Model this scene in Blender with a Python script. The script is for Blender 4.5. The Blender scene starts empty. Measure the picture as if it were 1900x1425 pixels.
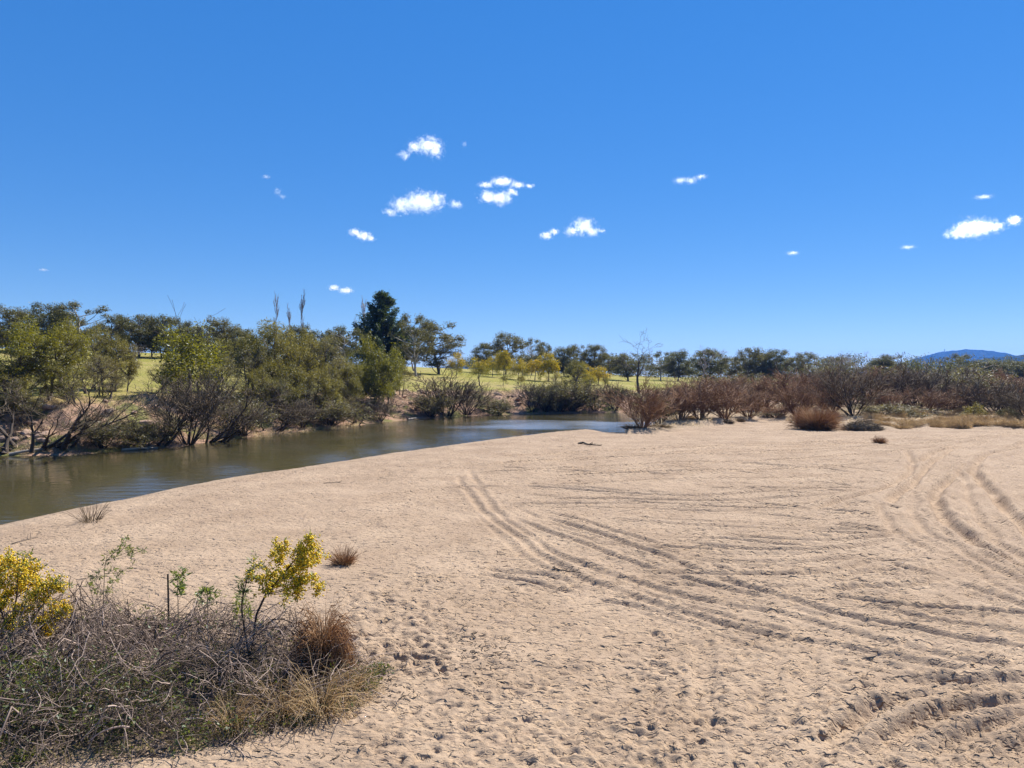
import bpy, math, random
import numpy as np
from mathutils import Vector

sc = bpy.context.scene
COL = sc.collection
R = math.radians
# ------------------------------------------------------------------ camera, sky, sun, exposure
CAM_Z, FPX, HORIZON = 5.0, 1372.0, 700.0            # eye height (m), focal length and horizon of the photograph (px)
cam = bpy.data.cameras.new('camera')
cam.sensor_width = 36.0
cam.lens = 26.0
cam.clip_start = 0.1
cam.clip_end = 30000
cam_o = bpy.data.objects.new('camera', cam)
COL.objects.link(cam_o)
cam_o.location = (0, 0, CAM_Z)
cam_o.rotation_euler = (R(90) - math.atan((712.5 - HORIZON) / FPX), 0, 0)
sc.camera = cam_o

SUN_EL, SUN_AZ = 46.0, 40.0                          # ahead of the camera and to the right
world = bpy.data.worlds.new('World')
sc.world = world
world.use_nodes = True
nt = world.node_tree
bg = nt.nodes['Background']
sky = nt.nodes.new('ShaderNodeTexSky')
sky.sky_type = 'NISHITA'
sky.sun_disc = False
sky.sun_elevation = R(SUN_EL)
sky.sun_rotation = R(SUN_AZ)
sky.air_density, sky.dust_density, sky.ozone_density = 0.7, 0.0, 6.0
sep = nt.nodes.new('ShaderNodeSeparateColor'); sep.mode = 'HSV'
com = nt.nodes.new('ShaderNodeCombineColor'); com.mode = 'HSV'
def wmath(op, a, b):
    n = nt.nodes.new('ShaderNodeMath'); n.operation = op
    nt.links.new(a, n.inputs[0]); n.inputs[1].default_value = b
    return n.outputs[0]
nt.links.new(sky.outputs[0], sep.inputs[0])
nt.links.new(sep.outputs[0], com.inputs[0])
sat = wmath('MULTIPLY', wmath('POWER', sep.outputs[1], 1.4), 1.34); nt.links.new(sat, com.inputs[1])
val = wmath('MULTIPLY', wmath('POWER', sep.outputs[2], 0.38), 3.8); nt.links.new(val, com.inputs[2])
nt.links.new(com.outputs[0], bg.inputs[0])
bg.inputs[1].default_value = 0.052

sd = Vector((math.sin(R(SUN_AZ)) * math.cos(R(SUN_EL)), math.cos(R(SUN_AZ)) * math.cos(R(SUN_EL)), math.sin(R(SUN_EL))))
sun = bpy.data.lights.new('sun', 'SUN')
sun.energy = 4.8
sun.angle = R(0.53)
sun.color = (1.0, 0.96, 0.89)
sun_o = bpy.data.objects.new('sun', sun)
COL.objects.link(sun_o)
sun_o.rotation_euler = (-sd).to_track_quat('-Z', 'Y').to_euler()
sun_o.location = sd * 100

vs = sc.view_settings
vs.view_transform = 'Standard'; vs.look = 'None'; vs.exposure = 1.05; vs.gamma = 1.0; vs.use_curve_mapping = False
sc.render.engine = 'CYCLES'
cy = sc.cycles
cy.use_denoising = True
cy.max_bounces = 22; cy.diffuse_bounces = 3; cy.glossy_bounces = 3; cy.transmission_bounces = 3
cy.volume_bounces = 20; cy.transparent_max_bounces = 12
cy.caustics_reflective = False; cy.caustics_refractive = False
cy.sample_clamp_indirect = 4.0
cy.volume_max_steps = 128

# ------------------------------------------------------------------ node helpers
class NT:
    def __init__(s, name):
        s.m = bpy.data.materials.new(name); s.m.use_nodes = True
        s.t = s.m.node_tree; s.t.nodes.clear()
        s.out = s.t.nodes.new('ShaderNodeOutputMaterial')
    def n(s, typ, **k):
        o = s.t.nodes.new('ShaderNode' + typ)
        for a, b in k.items(): setattr(o, a, b)
        return o
    def put(s, sock, v):
        if hasattr(v, 'links') or hasattr(v, 'is_output'): s.t.links.new(v, sock)
        elif isinstance(v, (tuple, list)) and len(v) == 3 and sock.type == 'RGBA': sock.default_value = (*v, 1)
        else: sock.default_value = v
    def mix(s, f, a, b, mode='MIX'):
        o = s.n('Mix', data_type='RGBA', blend_type=mode)
        s.put(o.inputs[0], f); s.put(o.inputs[6], a); s.put(o.inputs[7], b)
        return o.outputs[2]
    def math(s, op, a, b=0.0, c=0.0, clamp=False):
        o = s.n('Math', operation=op); o.use_clamp = clamp
        s.put(o.inputs[0], a); s.put(o.inputs[1], b); s.put(o.inputs[2], c)
        return o.outputs[0]
    def noise(s, scale, detail=3, rough=0.55, vec=None, dist=0.0):
        o = s.n('TexNoise'); o.inputs['Scale'].default_value = scale; o.inputs['Detail'].default_value = detail
        o.inputs['Roughness'].default_value = rough; o.inputs['Distortion'].default_value = dist
        s.put(o.inputs['Vector'], vec if vec is not None else s.pos())
        return o.outputs['Fac']
    def pos(s): return s.n('NewGeometry').outputs['Position']
    def ramp(s, f, lo, hi):
        o = s.n('MapRange'); o.clamp = True
        s.put(o.inputs[0], f); o.inputs[1].default_value = lo; o.inputs[2].default_value = hi
        return o.outputs[0]
    def attr(s, name): return s.n('Attribute', attribute_name=name).outputs['Fac']
    def island(s): return s.n('NewGeometry').outputs['Random Per Island']
    def objrand(s): return s.n('ObjectInfo').outputs['Random']
    def bump(s, h, strength, dist):
        o = s.n('Bump'); o.inputs['Strength'].default_value = strength; o.inputs['Distance'].default_value = dist
        s.put(o.inputs['Height'], h); return o.outputs[0]
    def principled(s, col, rough=0.9, normal=None, spec=0.2):
        o = s.n('BsdfPrincipled'); s.put(o.inputs['Base Color'], col); o.inputs['Roughness'].default_value = rough
        o.inputs['Specular IOR Level'].default_value = spec
        if normal is not None: s.t.links.new(normal, o.inputs['Normal'])
        return o.outputs[0]
    def surf(s, sh): s.t.links.new(sh, s.out.inputs['Surface']); return s.m

def mat_leaf(name, c1, c2, trans=0.4, tint=(1.25, 1.2, 0.55)):
    m = NT(name)
    c = m.mix(m.island(), c1, c2)
    c = m.mix(m.math('MULTIPLY_ADD', m.objrand(), 0.35, 0.0), c, tuple(x * y for x, y in zip(c2, (1.25, 1.0, 0.7))))
    d = m.n('BsdfDiffuse'); m.put(d.inputs[0], c)
    t = m.n('BsdfTranslucent'); m.put(t.inputs[0], m.mix(1.0, c, tint, 'MULTIPLY'))
    g = m.n('BsdfGlossy'); g.inputs['Roughness'].default_value = 0.5; m.put(g.inputs[0], (0.9, 0.95, 1.0))
    x = m.n('MixShader'); x.inputs[0].default_value = trans
    m.t.links.new(d.outputs[0], x.inputs[1]); m.t.links.new(t.outputs[0], x.inputs[2])
    y = m.n('MixShader'); y.inputs[0].default_value = 0.035
    m.t.links.new(x.outputs[0], y.inputs[1]); m.t.links.new(g.outputs[0], y.inputs[2])
    return m.surf(y.outputs[0])

def mat_stem(name, c1, c2, c3=None, trans=0.0, bias=1.0):
    m = NT(name)
    f = m.math('POWER', m.island(), bias)
    c = m.mix(f, c1, c2)
    if c3: c = m.mix(m.math('MULTIPLY', m.objrand(), 0.8), c, m.mix(0.55, c, c3))
    if trans == 0: return m.surf(m.principled(c, 0.85, spec=0.15))
    d = m.n('BsdfDiffuse'); m.put(d.inputs[0], c)
    t = m.n('BsdfTranslucent'); m.put(t.inputs[0], c)
    x = m.n('MixShader'); x.inputs[0].default_value = trans
    m.t.links.new(d.outputs[0], x.inputs[1]); m.t.links.new(t.outputs[0], x.inputs[2])
    return m.surf(x.outputs[0])

M = {}
M['euc'] = mat_leaf('eucalypt_leaves', (0.050, 0.058, 0.020), (0.145, 0.138, 0.052))
M['olive'] = mat_leaf('olive_leaves', (0.085, 0.088, 0.020), (0.235, 0.21, 0.06), 0.5)
M['grey_olive'] = mat_leaf('grey_olive_leaves', (0.10, 0.098, 0.045), (0.21, 0.19, 0.09), 0.45)
M['wattle'] = mat_leaf('wattle_leaves', (0.075, 0.090, 0.010), (0.22, 0.215, 0.028), 0.5)
M['conifer'] = mat_leaf('conifer_needles', (0.028, 0.050, 0.018), (0.078, 0.105, 0.036), 0.35)
M['young_green'] = mat_leaf('young_green_leaves', (0.10, 0.15, 0.035), (0.22, 0.25, 0.08), 0.45)
M['blossom'] = mat_leaf('yellow_blossom', (0.68, 0.50, 0.006), (0.86, 0.72, 0.025), 0.3, (1.1, 0.95, 0.5))
M['blossom_far'] = mat_leaf('far_yellow_blossom', (0.42, 0.33, 0.010), (0.70, 0.52, 0.02), 0.4, (1.1, 1.0, 0.5))
M['undergreen'] = mat_leaf('undergrowth_leaves', (0.05, 0.075, 0.018), (0.14, 0.17, 0.045), 0.4)
M['bark'] = mat_stem('grey_brown_bark', (0.075, 0.060, 0.048), (0.16, 0.135, 0.11))
M['pale_bark'] = mat_stem('pale_gum_bark', (0.20, 0.18, 0.155), (0.42, 0.39, 0.35))
M['dark_bark'] = mat_stem('dark_wet_bark', (0.035, 0.026, 0.020), (0.085, 0.065, 0.052))
M['dry_twig'] = mat_stem('dark_dry_twigs', (0.075, 0.053, 0.035), (0.21, 0.155, 0.10), (0.18, 0.15, 0.10))
M['red_twig'] = mat_stem('red_brown_twigs', (0.15, 0.076, 0.042), (0.38, 0.22, 0.125), (0.26, 0.18, 0.11))
M['lilac_twig'] = mat_stem('grey_lilac_twigs', (0.20, 0.165, 0.16), (0.38, 0.32, 0.31))
M['brush'] = mat_stem('dead_brush_stems', (0.065, 0.045, 0.034), (0.48, 0.36, 0.285), bias=2.1)
M['rust_grass'] = mat_stem('rusty_grass', (0.25, 0.135, 0.065), (0.54, 0.34, 0.195), trans=0.4)
M['tan_grass'] = mat_stem('tan_grass', (0.45, 0.335, 0.19), (0.76, 0.61, 0.40), trans=0.6)
M['olive_grass'] = mat_stem('olive_grass', (0.10, 0.10, 0.03), (0.30, 0.25, 0.09), trans=0.35)
M['brown_grass'] = mat_stem('brown_grass', (0.12, 0.085, 0.05), (0.27, 0.20, 0.12), trans=0.3)
M['char'] = mat_stem('charred_wood', (0.012, 0.011, 0.010), (0.05, 0.045, 0.04))
M['litter'] = mat_stem('plant_litter', (0.02, 0.017, 0.015), (0.13, 0.105, 0.085))
M['foam'] = mat_stem('pale_driftwood', (0.26, 0.215, 0.17), (0.36, 0.31, 0.25))

# ------------------------------------------------------------------ mesh helpers
def mesh_np(name, V, F, mat, smooth=False):
    V = np.ascontiguousarray(V, dtype=np.float32); F = np.ascontiguousarray(F, dtype=np.int32)
    me = bpy.data.meshes.new(name)
    me.vertices.add(len(V)); me.vertices.foreach_set('co', V.ravel())
    n, k = F.shape
    me.loops.add(n * k); me.loops.foreach_set('vertex_index', F.ravel())
    me.polygons.add(n); me.polygons.foreach_set('loop_start', np.arange(0, n * k, k, dtype=np.int32))
    if smooth: me.polygons.foreach_set('use_smooth', np.ones(n, dtype=bool))
    me.update(calc_edges=True)
    if mat: me.materials.append(mat)
    return me

def norm(v): return v / np.maximum(np.linalg.norm(v, axis=-1, keepdims=True), 1e-9)

def tubes(P, Rad, k=3):
    """P (N,M,3) polylines, Rad (N,M) radii -> tapered open tubes."""
    N, Mm, _ = P.shape
    T = norm(np.gradient(P, axis=1)) if Mm > 2 else norm(np.repeat(P[:, 1:] - P[:, :1], 2, axis=1))
    ref = np.where(np.abs(T[:, :1, 2:3]) < 0.85, np.array([0, 0, 1.0]), np.array([1.0, 0, 0]))
    U = norm(np.cross(T, np.broadcast_to(ref, T.shape))); W = np.cross(T, U)
    a = np.arange(k) * 2 * math.pi / k
    ring = U[:, :, None, :] * np.cos(a)[None, None, :, None] + W[:, :, None, :] * np.sin(a)[None, None, :, None]
    V = P[:, :, None, :] + ring * Rad[:, :, None, None]
    base = (np.arange(N)[:, None, None] * Mm + np.arange(Mm - 1)[None, :, None]) * k
    j = np.arange(k)[None, None, :]; j2 = (j + 1) % k
    F = np.stack([base + j, base + j2, base + k + j2, base + k + j], -1).reshape(-1, 4)
    return V.reshape(-1, 3), F

def ribbons(P, Rad, side):
    """flat blades: P (N,M,3), widths from Rad, each turned to its own side (N,3)"""
    N, Mm, _ = P.shape; o = side[:, None, :] * Rad[:, :, None] * 1.25
    V = np.stack([P - o, P + o], 2).reshape(-1, 3)
    b = (np.arange(N)[:, None] * Mm + np.arange(Mm - 1)[None]) * 2
    return V, np.stack([b, b + 1, b + 3, b + 2], -1).reshape(-1, 4)

def join(parts):
    Vs, Fs, o = [], [], 0
    for V, F in parts:
        Vs.append(V); Fs.append(F + o); o += len(V)
    return np.concatenate(Vs), np.concatenate(Fs)

def leaf_quads(rng, pts, d, l, w):
    """rhombic leaves from pts along d, slightly folded."""
    n = len(pts)
    L = l * rng.uniform(0.6, 1.35, (n, 1)); Wd = w * rng.uniform(0.6, 1.3, (n, 1))
    s = norm(np.cross(d, rng.normal(size=(n, 3)))); nn = np.cross(d, s)
    m = pts + d * L * 0.5 + nn * L * 0.08
    V = np.stack([pts, m + s * Wd * 0.5, pts + d * L, m - s * Wd * 0.5], 1).reshape(-1, 3)
    return V, np.arange(4 * n).reshape(n, 4)

def ball(rng, n):
    return norm(rng.normal(size=(n, 3))) * rng.uniform(0, 1, (n, 1)) ** 0.45

OCT_F = np.array([[0, 2, 4], [2, 1, 4], [1, 3, 4], [3, 0, 4], [2, 0, 5], [1, 2, 5], [3, 1, 5], [0, 3, 5]])
OCT_V = np.array([[1, 0, 0], [-1, 0, 0], [0, 1, 0], [0, -1, 0], [0, 0, 1], [0, 0, -1.0]])
def pompoms(rng, pts, r):
    n = len(pts); q = norm(rng.normal(size=(n, 3)))
    V = pts[:, None, :] + OCT_V[None] * (r * rng.uniform(0.6, 1.35, (n, 1, 1))) + q[:, None, :] * r * 0.2
    return V.reshape(-1, 3), (OCT_F[None] + 6 * np.arange(n)[:, None, None]).reshape(-1, 3)

def add(name, me, parent=None, loc=None):
    o = bpy.data.objects.new(name, me); COL.objects.link(o)
    if parent: o.parent = parent
    if loc is not None: o.location = loc
    return o
def tag(o, label=None, cat=None, group=None, kind=None):
    if label: o['label'] = label
    if cat: o['category'] = cat
    if group: o['group'] = group
    if kind: o['kind'] = kind
    return o

# numpy Perlin noise ---------------------------------------------------------
_pr = np.random.default_rng(5); _perm = _pr.permutation(4096); _grad = norm(_pr.normal(size=(4096, 2)))
def perlin(x, y):
    xi = np.floor(x).astype(np.int64); yi = np.floor(y).astype(np.int64); fx = x - xi; fy = y - yi
    def g(a, b):
        h = _perm[(_perm[(xi + a) & 4095] + yi + b) & 4095]
        return _grad[h, 0] * (fx - a) + _grad[h, 1] * (fy - b)
    u = fx * fx * fx * (fx * (fx * 6 - 15) + 10); v = fy * fy * fy * (fy * (fy * 6 - 15) + 10)
    return (g(0, 0) * (1 - u) + g(1, 0) * u) * (1 - v) + (g(0, 1) * (1 - u) + g(1, 1) * u) * v
def fbm(x, y, s, o=3):
    r = 0; a = 1.0
    for i in range(o):
        r = r + a * perlin(x * s + 17.3 * i, y * s - 9.1 * i); s *= 2.03; a *= 0.5
    return r
def sstep(a, b, x):
    t = np.clip((x - a) / (b - a), 0, 1); return t * t * (3 - 2 * t)

# ------------------------------------------------------------------ terrain
WATER = -0.7
def gpt(px, py, z=0.0):
    D = (CAM_Z - z) * FPX / (py - HORIZON); return ((px - 950) / FPX * D, D)
NEAR = [(-500, -5000), (-40, -40), (-26, 4), (-21.5, 19)] + [gpt(x, y, WATER) for x, y in
        [(0, 976), (100, 954), (200, 935), (300, 913), (400, 894), (500, 880), (600, 864), (700, 848), (800, 834), (900, 820),
         (1000, 808), (1060, 803), (1100, 801), (1122, 803), (1140, 809), (1162, 808), (1205, 797), (1222, 788), (1232, 777)]] + \
       [(30, 116), (60, 126), (150, 141), (400, 172), (9000, 900)]
FAR = [(-900, -5000), (-95, 10), (-62, 40), (-50, 47)] + [gpt(x, y, WATER) for x, y in
       [(0, 846), (130, 845), (230, 836), (330, 829), (440, 813), (500, 806), (640, 793), (720, 782), (860, 772), (1000, 768), (1160, 765)]] + \
      [(34, 128), (62, 141), (150, 158), (400, 190), (9000, 930)]
def sdist(x, y, poly):
    best = np.full(x.shape, 1e18)
    for (ax, ay), (bx, by) in zip(poly[:-1], poly[1:]):
        dx, dy = bx - ax, by - ay
        t = np.clip(((x - ax) * dx + (y - ay) * dy) / (dx * dx + dy * dy), 0, 1)
        qx, qy = x - ax - t * dx, y - ay - t * dy
        d = qx * qx + qy * qy
        best = np.minimum(best, d)
    # side of the line: even-odd test against the line closed far off to the right
    ring = list(poly) + [(9000, -6000), (poly[0][0], -6000)]
    ins = np.zeros(x.shape, bool)
    for (ax, ay), (bx, by) in zip(ring, ring[1:] + ring[:1]):
        if ay == by: continue
        hit = ((ay > y) != (by > y)) & (x < (bx - ax) * (y - ay) / (by - ay) + ax)
        ins ^= hit
    return np.sqrt(best) * np.where(ins, 1.0, -1.0)
EDGE_PX = [700, 1140, 1165, 1230, 1300, 1345, 1400, 1440, 1475, 1500, 1620, 1700, 1760, 1830, 1900, 2600]
EDGE_PY = [740, 740, 806, 800, 793, 786, 778, 772, 786, 797, 799, 794, 792, 797, 795, 795]
BRUSH = (-6.6, 11.9)                                  # middle of the foreground brush mound
def brush_r(x, y):
    """0 in the middle of the mound, 1 at its rim"""
    dx, dy = (x - BRUSH[0]), (y - BRUSH[1])
    dx = np.where(dx > 0, dx / 4.35, dx / 6.0); dy = np.where(dy < 0, dy / (2.55 + 0.28 * np.clip(-dx, 0, 2)), dy / 2.5)
    return np.sqrt(dx * dx + dy * dy) + 0.10 * perlin(x * 1.1 + 3, y * 1.1)
def terrain(x, y):
    x = np.asarray(x, float); y = np.asarray(y, float)
    dn = sdist(x, y, NEAR); df = -sdist(x, y, FAR)
    dist = np.hypot(x, y)
    px = 950 + FPX * x / np.maximum(y, 0.05); px = np.where(y > 1, px, np.where(x > 0, 2600, -900))
    # near side: sand bank
    z_sand = WATER + 0.72 * (1 - np.exp(-np.maximum(dn, 0) / 2.2)) + 0.06 * fbm(x, y, 0.12, 2) * sstep(0, 5, dn)
    edge = (CAM_Z) * FPX / (np.interp(px, EDGE_PX, EDGE_PY) - HORIZON)
    sw = sstep(-1.2, 1.6, y - edge + 1.6 * fbm(x, y, 0.35, 2)) * sstep(0.2, 2.0, dn) * (y > 30)
    z_sand = z_sand + sw * (0.30 + 0.5 * fbm(x, y, 0.16, 3)) + sw * 0.6 * sstep(6, 25, y - edge)
    br = brush_r(x, y)
    z_sand = z_sand + 0.28 * (1 - sstep(0.2, 1.02, br))
    # far side: eroded bank, then a rising paddock
    S = np.interp(px, [0, 300, 600, 850, 1100, 1300, 1900], [0.12, 0.115, 0.08, 0.06, 0.035, 0.014, 0.008])
    Lm = np.interp(px, [0, 300, 850, 1300], [85, 90, 110, 140])
    t = np.maximum(df - 5, 0)
    bank = 3.1 * sstep(-0.5, 9.5 + 2.2 * fbm(x, y, 0.09, 2), df)
    rough = sstep(0.3, 3, df) * (1 - sstep(9, 14, df))
    z_far = WATER + bank + rough * (0.75 * fbm(x, y, 0.35, 3) + 0.1) + S * Lm * np.tanh(t / Lm) + 0.25 * fbm(x, y, 0.05, 2) * sstep(8, 20, df)
    z_bed = WATER - 1.5 * (1 - np.exp(-np.minimum(np.abs(dn), np.abs(df)) / 4.0)) + 0.05 * fbm(x, y, 0.3, 2)
    z = np.where(dn > 0, z_sand, np.where(df > 0, z_far, z_bed))
    return z, dict(dn=dn, df=df, scrub=sw, br=br, rough=rough)

th = np.concatenate([np.linspace(-41, 41, 470), np.linspace(41, 319, 46)[1:-1]]) * math.pi / 180
rr = np.concatenate([np.linspace(0.6, 6.6, 16)[:-1], np.geomspace(6.6, 82, 690)[:-1], np.geomspace(82, 230, 190)[:-1], np.geomspace(230, 7600, 60)])
NT_, NR_ = len(th), len(rr)
TH, RR = np.meshgrid(th, rr)                          # rows follow the radius
X = RR * np.sin(TH); Y = RR * np.cos(TH)
Z, zone = terrain(X, Y)
dn, df = zone['dn'], zone['df']
onsand = sstep(0.3, 2.5, dn) * (1 - zone['scrub']) * (RR > 5)
rough_area = onsand * (RR < 90)
# wind-worn unevenness of the sand
disp = 0.055 * fbm(X, Y, 0.55, 2) + 0.026 * fbm(X + 40, Y, 2.2, 3) + 0.016 * (0.3 - np.abs(fbm(X * .8 - 9, Y * 1.2, 5.5, 2)))
tram = np.clip(0.5 + 1.6 * fbm(X - 7, Y + 3, 0.11, 2) + 0.5 * sstep(0.55, 1.0, X / np.maximum(Y, 1) + 0.75), 0, 1)
disp += tram * (0.03 * fbm(X, Y * 1.35, 3.6, 2) + 0.055 * (0.25 - np.abs(fbm(X * .7 + 30, Y * 1.1, 1.9, 3))))
disp += sstep(18, 40, RR) * 0.075 * (0.25 - np.abs(fbm(X * .35 + 11, Y * 1.0, .75, 3)))
# wheel ruts: lines read off the photograph, laid out on the ground
RUTS = [
 (0.28, .062, [(868, 868), (880, 890), (905, 930), (960, 985), (1050, 1038), (1180, 1080), (1330, 1120), (1480, 1150), (1640, 1195), (1760, 1225), (1910, 1250)]),
 (0.26, .062, [(845, 880), (880, 930), (930, 975), (1020, 1045), (1120, 1090), (1300, 1150), (1450, 1185), (1560, 1202), (1730, 1242), (1910, 1268)]),
 (0.26, .08, [(990, 955), (1130, 1000), (1270, 1050), (1430, 1105), (1600, 1150), (1750, 1182), (1910, 1208)]),
 (0.24, .075, [(940, 955), (1060, 1005), (1190, 1050), (1360, 1098), (1500, 1130)]),
 (0.32, .07, [(930, 900), (1150, 915), (1300, 921), (1460, 911), (1660, 903)]),
 (0.30, .07, [(980, 925), (1150, 927), (1330, 930), (1480, 924), (1600, 915)]),
 (0.30, .09, [(1300, 988), (1450, 1002), (1600, 1000), (1730, 984)]),
 (0.30, .09, [(1240, 1005), (1400, 1022), (1560, 1018), (1690, 1000)]),
 (0.28, .08, [(1120, 1060), (1300, 1066), (1500, 1065), (1640, 1042), (1780, 1050)]),
 (0.28, .08, [(1420, 1100), (1560, 1096), (1700, 1086), (1800, 1062)]),
 (0.28, .07, [(1200, 1035), (1380, 1044), (1560, 1040), (1700, 1022)]),
 (0.36, .115, [(1910, 803), (1800, 822), (1740, 850), (1690, 900), (1640, 940)]),
 (0.36, .115, [(1880, 800), (1760, 830), (1700, 860), (1640, 905), (1560, 935)]),
 (0.36, .115, [(1910, 818), (1820, 850), (1780, 880), (1745, 905), (1735, 935), (1765, 972), (1810, 1004), (1910, 1052)]),
 (0.36, .115, [(1910, 828), (1832, 845), (1808, 872), (1832, 905), (1862, 942), (1910, 985)]),
 (0.30, .09, [(1788, 880), (1800, 930), (1830, 980), (1872, 1020), (1910, 1042)]),
 (0.30, .08, [(1680, 830), (1692, 868), (1640, 908), (1560, 930), (1500, 950)]),
 (0.30, .08, [(1625, 925), (1655, 980), (1705, 1012), (1795, 1042)]),
 (0.30, .08, [(1690, 930), (1705, 975), (1770, 1010), (1850, 1060), (1910, 1085)]),
 (0.32, .10, [(900, 862), (1100, 851), (1300, 843), (1500, 836), (1750, 820), (1910, 800)]),
 (0.32, .10, [(850, 880), (1050, 870), (1250, 860), (1450, 855), (1700, 834), (1850, 812)]),
 (0.30, .10, [(960, 848), (1200, 835), (1400, 826), (1650, 815)]),
 (0.30, .10, [(1000, 884), (1250, 876), (1450, 872), (1650, 858)]),
 (0.34, .15, [(1430, 1435), (1560, 1370), (1700, 1312), (1910, 1288)]),
 (0.34, .15, [(1540, 1435), (1680, 1370), (1800, 1322), (1910, 1308)]),
 (0.34, .15, [(1690, 1435), (1800, 1380), (1910, 1348)]),
 (0.34, .15, [(1800, 1435), (1910, 1386)]),
 (0.32, .13, [(1600, 1300), (1700, 1270), (1910, 1266)]),
 (0.30, .05, [(1512, 1180), (1492, 1250), (1472, 1320), (1455, 1435)]),
 (0.30, .05, [(1440, 1230), (1412, 1310), (1390, 1435)]),
 (0.30, .05, [(1315, 1170), (1305, 1290), (1298, 1435)]),
 (0.22, .06, [(1030, 1147), (1070, 1122), (1112, 1104), (1180, 1090)]),
 (0.22, .06, [(1035, 1128), (1080, 1106), (1130, 1092)]),
 (0.22, .05, [(920, 1140), (980, 1115), (1040, 1092)]),
 (0.30, .05, [(640, 930), (760, 915), (860, 905), (990, 905)]),
]
def catmull(pts, n=10):
    P = np.array(pts, float); P = np.vstack([2 * P[0] - P[1], P, 2 * P[-1] - P[-2]]); out = []
    for i in range(1, len(P) - 2):
        t = np.linspace(0, 1, n, endpoint=False)[:, None]; a, b, c, d = P[i - 1:i + 3]
        out.append(0.5 * (2 * b + (c - a) * t + (2 * a - 5 * b + 4 * c - d) * t ** 2 + (3 * b - a - 3 * c + d) * t ** 3))
    out.append(P[-2:-1]); return np.vstack(out)
dth = th[1] - th[0]; logr = np.log(rr)
def window(x, y, rad):
    r = math.hypot(x, y); a = math.atan2(x, y)
    if r < 6 or r > 110: return None
    i0, i1 = np.searchsorted(rr, [r - rad, r + rad]); w = rad / r
    j0 = int((a - w - th[0]) / dth); j1 = int((a + w - th[0]) / dth) + 2
    j0 = max(j0, 0); j1 = min(j1, 470)
    if j1 <= j0 or i1 <= i0: return None
    return slice(i0, i1 + 1), slice(j0, j1)
rng = np.random.default_rng(11)
_rr = random.Random(21)
rut = np.zeros(X.shape)
NMAIN = len(RUTS)
for wdt, dep, pl in list(RUTS):                         # the other wheel of each pair, and older, fainter passes
    for q in range(_rr.choice([1, 1, 2])):
        o = _rr.uniform(.035, .085) * _rr.choice([-1, 1])
        RUTS.append((wdt * .8, dep * _rr.uniform(.45, .85), [(x + _rr.uniform(-9, 9), 700 + (y - 700) * (1 + o) + _rr.uniform(-1.5, 1.5)) for x, y in pl]))
for q in range(44):
    x, y = _rr.uniform(850, 1500), _rr.uniform(850, 1120); sl = _rr.uniform(-.06, .16); cu = _rr.uniform(-.00022, .00022); n = _rr.uniform(220, 520)
    RUTS.append((_rr.uniform(.2, .3), _rr.uniform(.045, .09), [(x + t, max(808, y + sl * t * (y - 700) / 250 + cu * t * t * (y - 700) / 250)) for t in np.linspace(0, n, 5)]))
RUTS = RUTS[NMAIN:] + RUTS[:NMAIN]
for wdt, dep, pl in RUTS:
    farr = np.mean([y for x, y in pl]) < 960
    wdt *= 1.0 if farr else .85
    dep *= (2.2 if np.mean([x for x, y in pl]) > 1600 else 1.7) if farr else 1.15
    if pl[-1][0] >= 1880: pl = pl + [(pl[-1][0] + 200, pl[-1][1] + 200 * (pl[-1][1] - pl[-2][1]) / (pl[-1][0] - pl[-2][0]))]
    pts = catmull([gpt(px, py) for px, py in pl], 12)
    step = []                                           # even spacing of about half a metre
    for a, b in zip(pts[:-1], pts[1:]):
        n = max(1, int(np.hypot(*(b - a)) / 0.6)); step += [a + (b - a) * k / n for k in range(n)]
    pts = np.array(step + [pts[-1]])
    pts += np.stack([perlin(pts[:, 0] * .6 + 5 * wdt, pts[:, 1] * .6), perlin(pts[:, 1] * .6, pts[:, 0] * .6 + 9)], 1) * 0.22
    D = np.full(X.shape, 9.0, np.float32); S = np.zeros(X.shape, np.float32); acc = 0.0
    tot = np.sum(np.hypot(*np.diff(pts, axis=0).T))
    for a, b in zip(pts[:-1], pts[1:]):
        L = math.hypot(*(b - a)); w = window(*(0.5 * (a + b)), L * 0.5 + 0.95)
        if w is not None and L > 1e-6:
            dx, dy = (b - a) / L
            t = np.clip((X[w] - a[0]) * dx + (Y[w] - a[1]) * dy, 0, L)
            dd = np.hypot(X[w] - a[0] - t * dx, Y[w] - a[1] - t * dy)
            up = dd < D[w]; D[w] = np.where(up, dd, D[w]); S[w] = np.where(up, acc + t, S[w])
        acc += L
    msk = D < 0.95
    d = D[msk] / wdt; s = S[msk]
    d = d * (1 + 0.16 * perlin(X[msk] * 2.2, Y[msk] * 2.2)) + 0.06 * perlin(X[msk] * 9, Y[msk] * 9)
    fade = np.minimum(1, np.minimum(s, tot - s) / 2.0) * np.clip(0.95 + 0.45 * perlin(s * 0.35 + dep * 300, s * 0 + wdt * 90), 0.25, 1.3)
    prof = -np.exp(-(d / 0.62) ** 4) + 0.62 * np.exp(-((d - 1.25) / 0.42) ** 2)
    tread = np.exp(-(d / 0.6) ** 4) * 0.07 * np.sin(s * 2 * math.pi / 0.24)
    wgt = np.clip(fade * 1.6, 0, 1) * np.exp(-(d / 1.75) ** 4)          # a later wheel presses over the earlier tracks
    rut[msk] = rut[msk] * (1 - wgt) + dep * fade * (prof + tread) * wgt
    disp[msk] *= 1 - 0.55 * wgt
disp += rut
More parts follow.
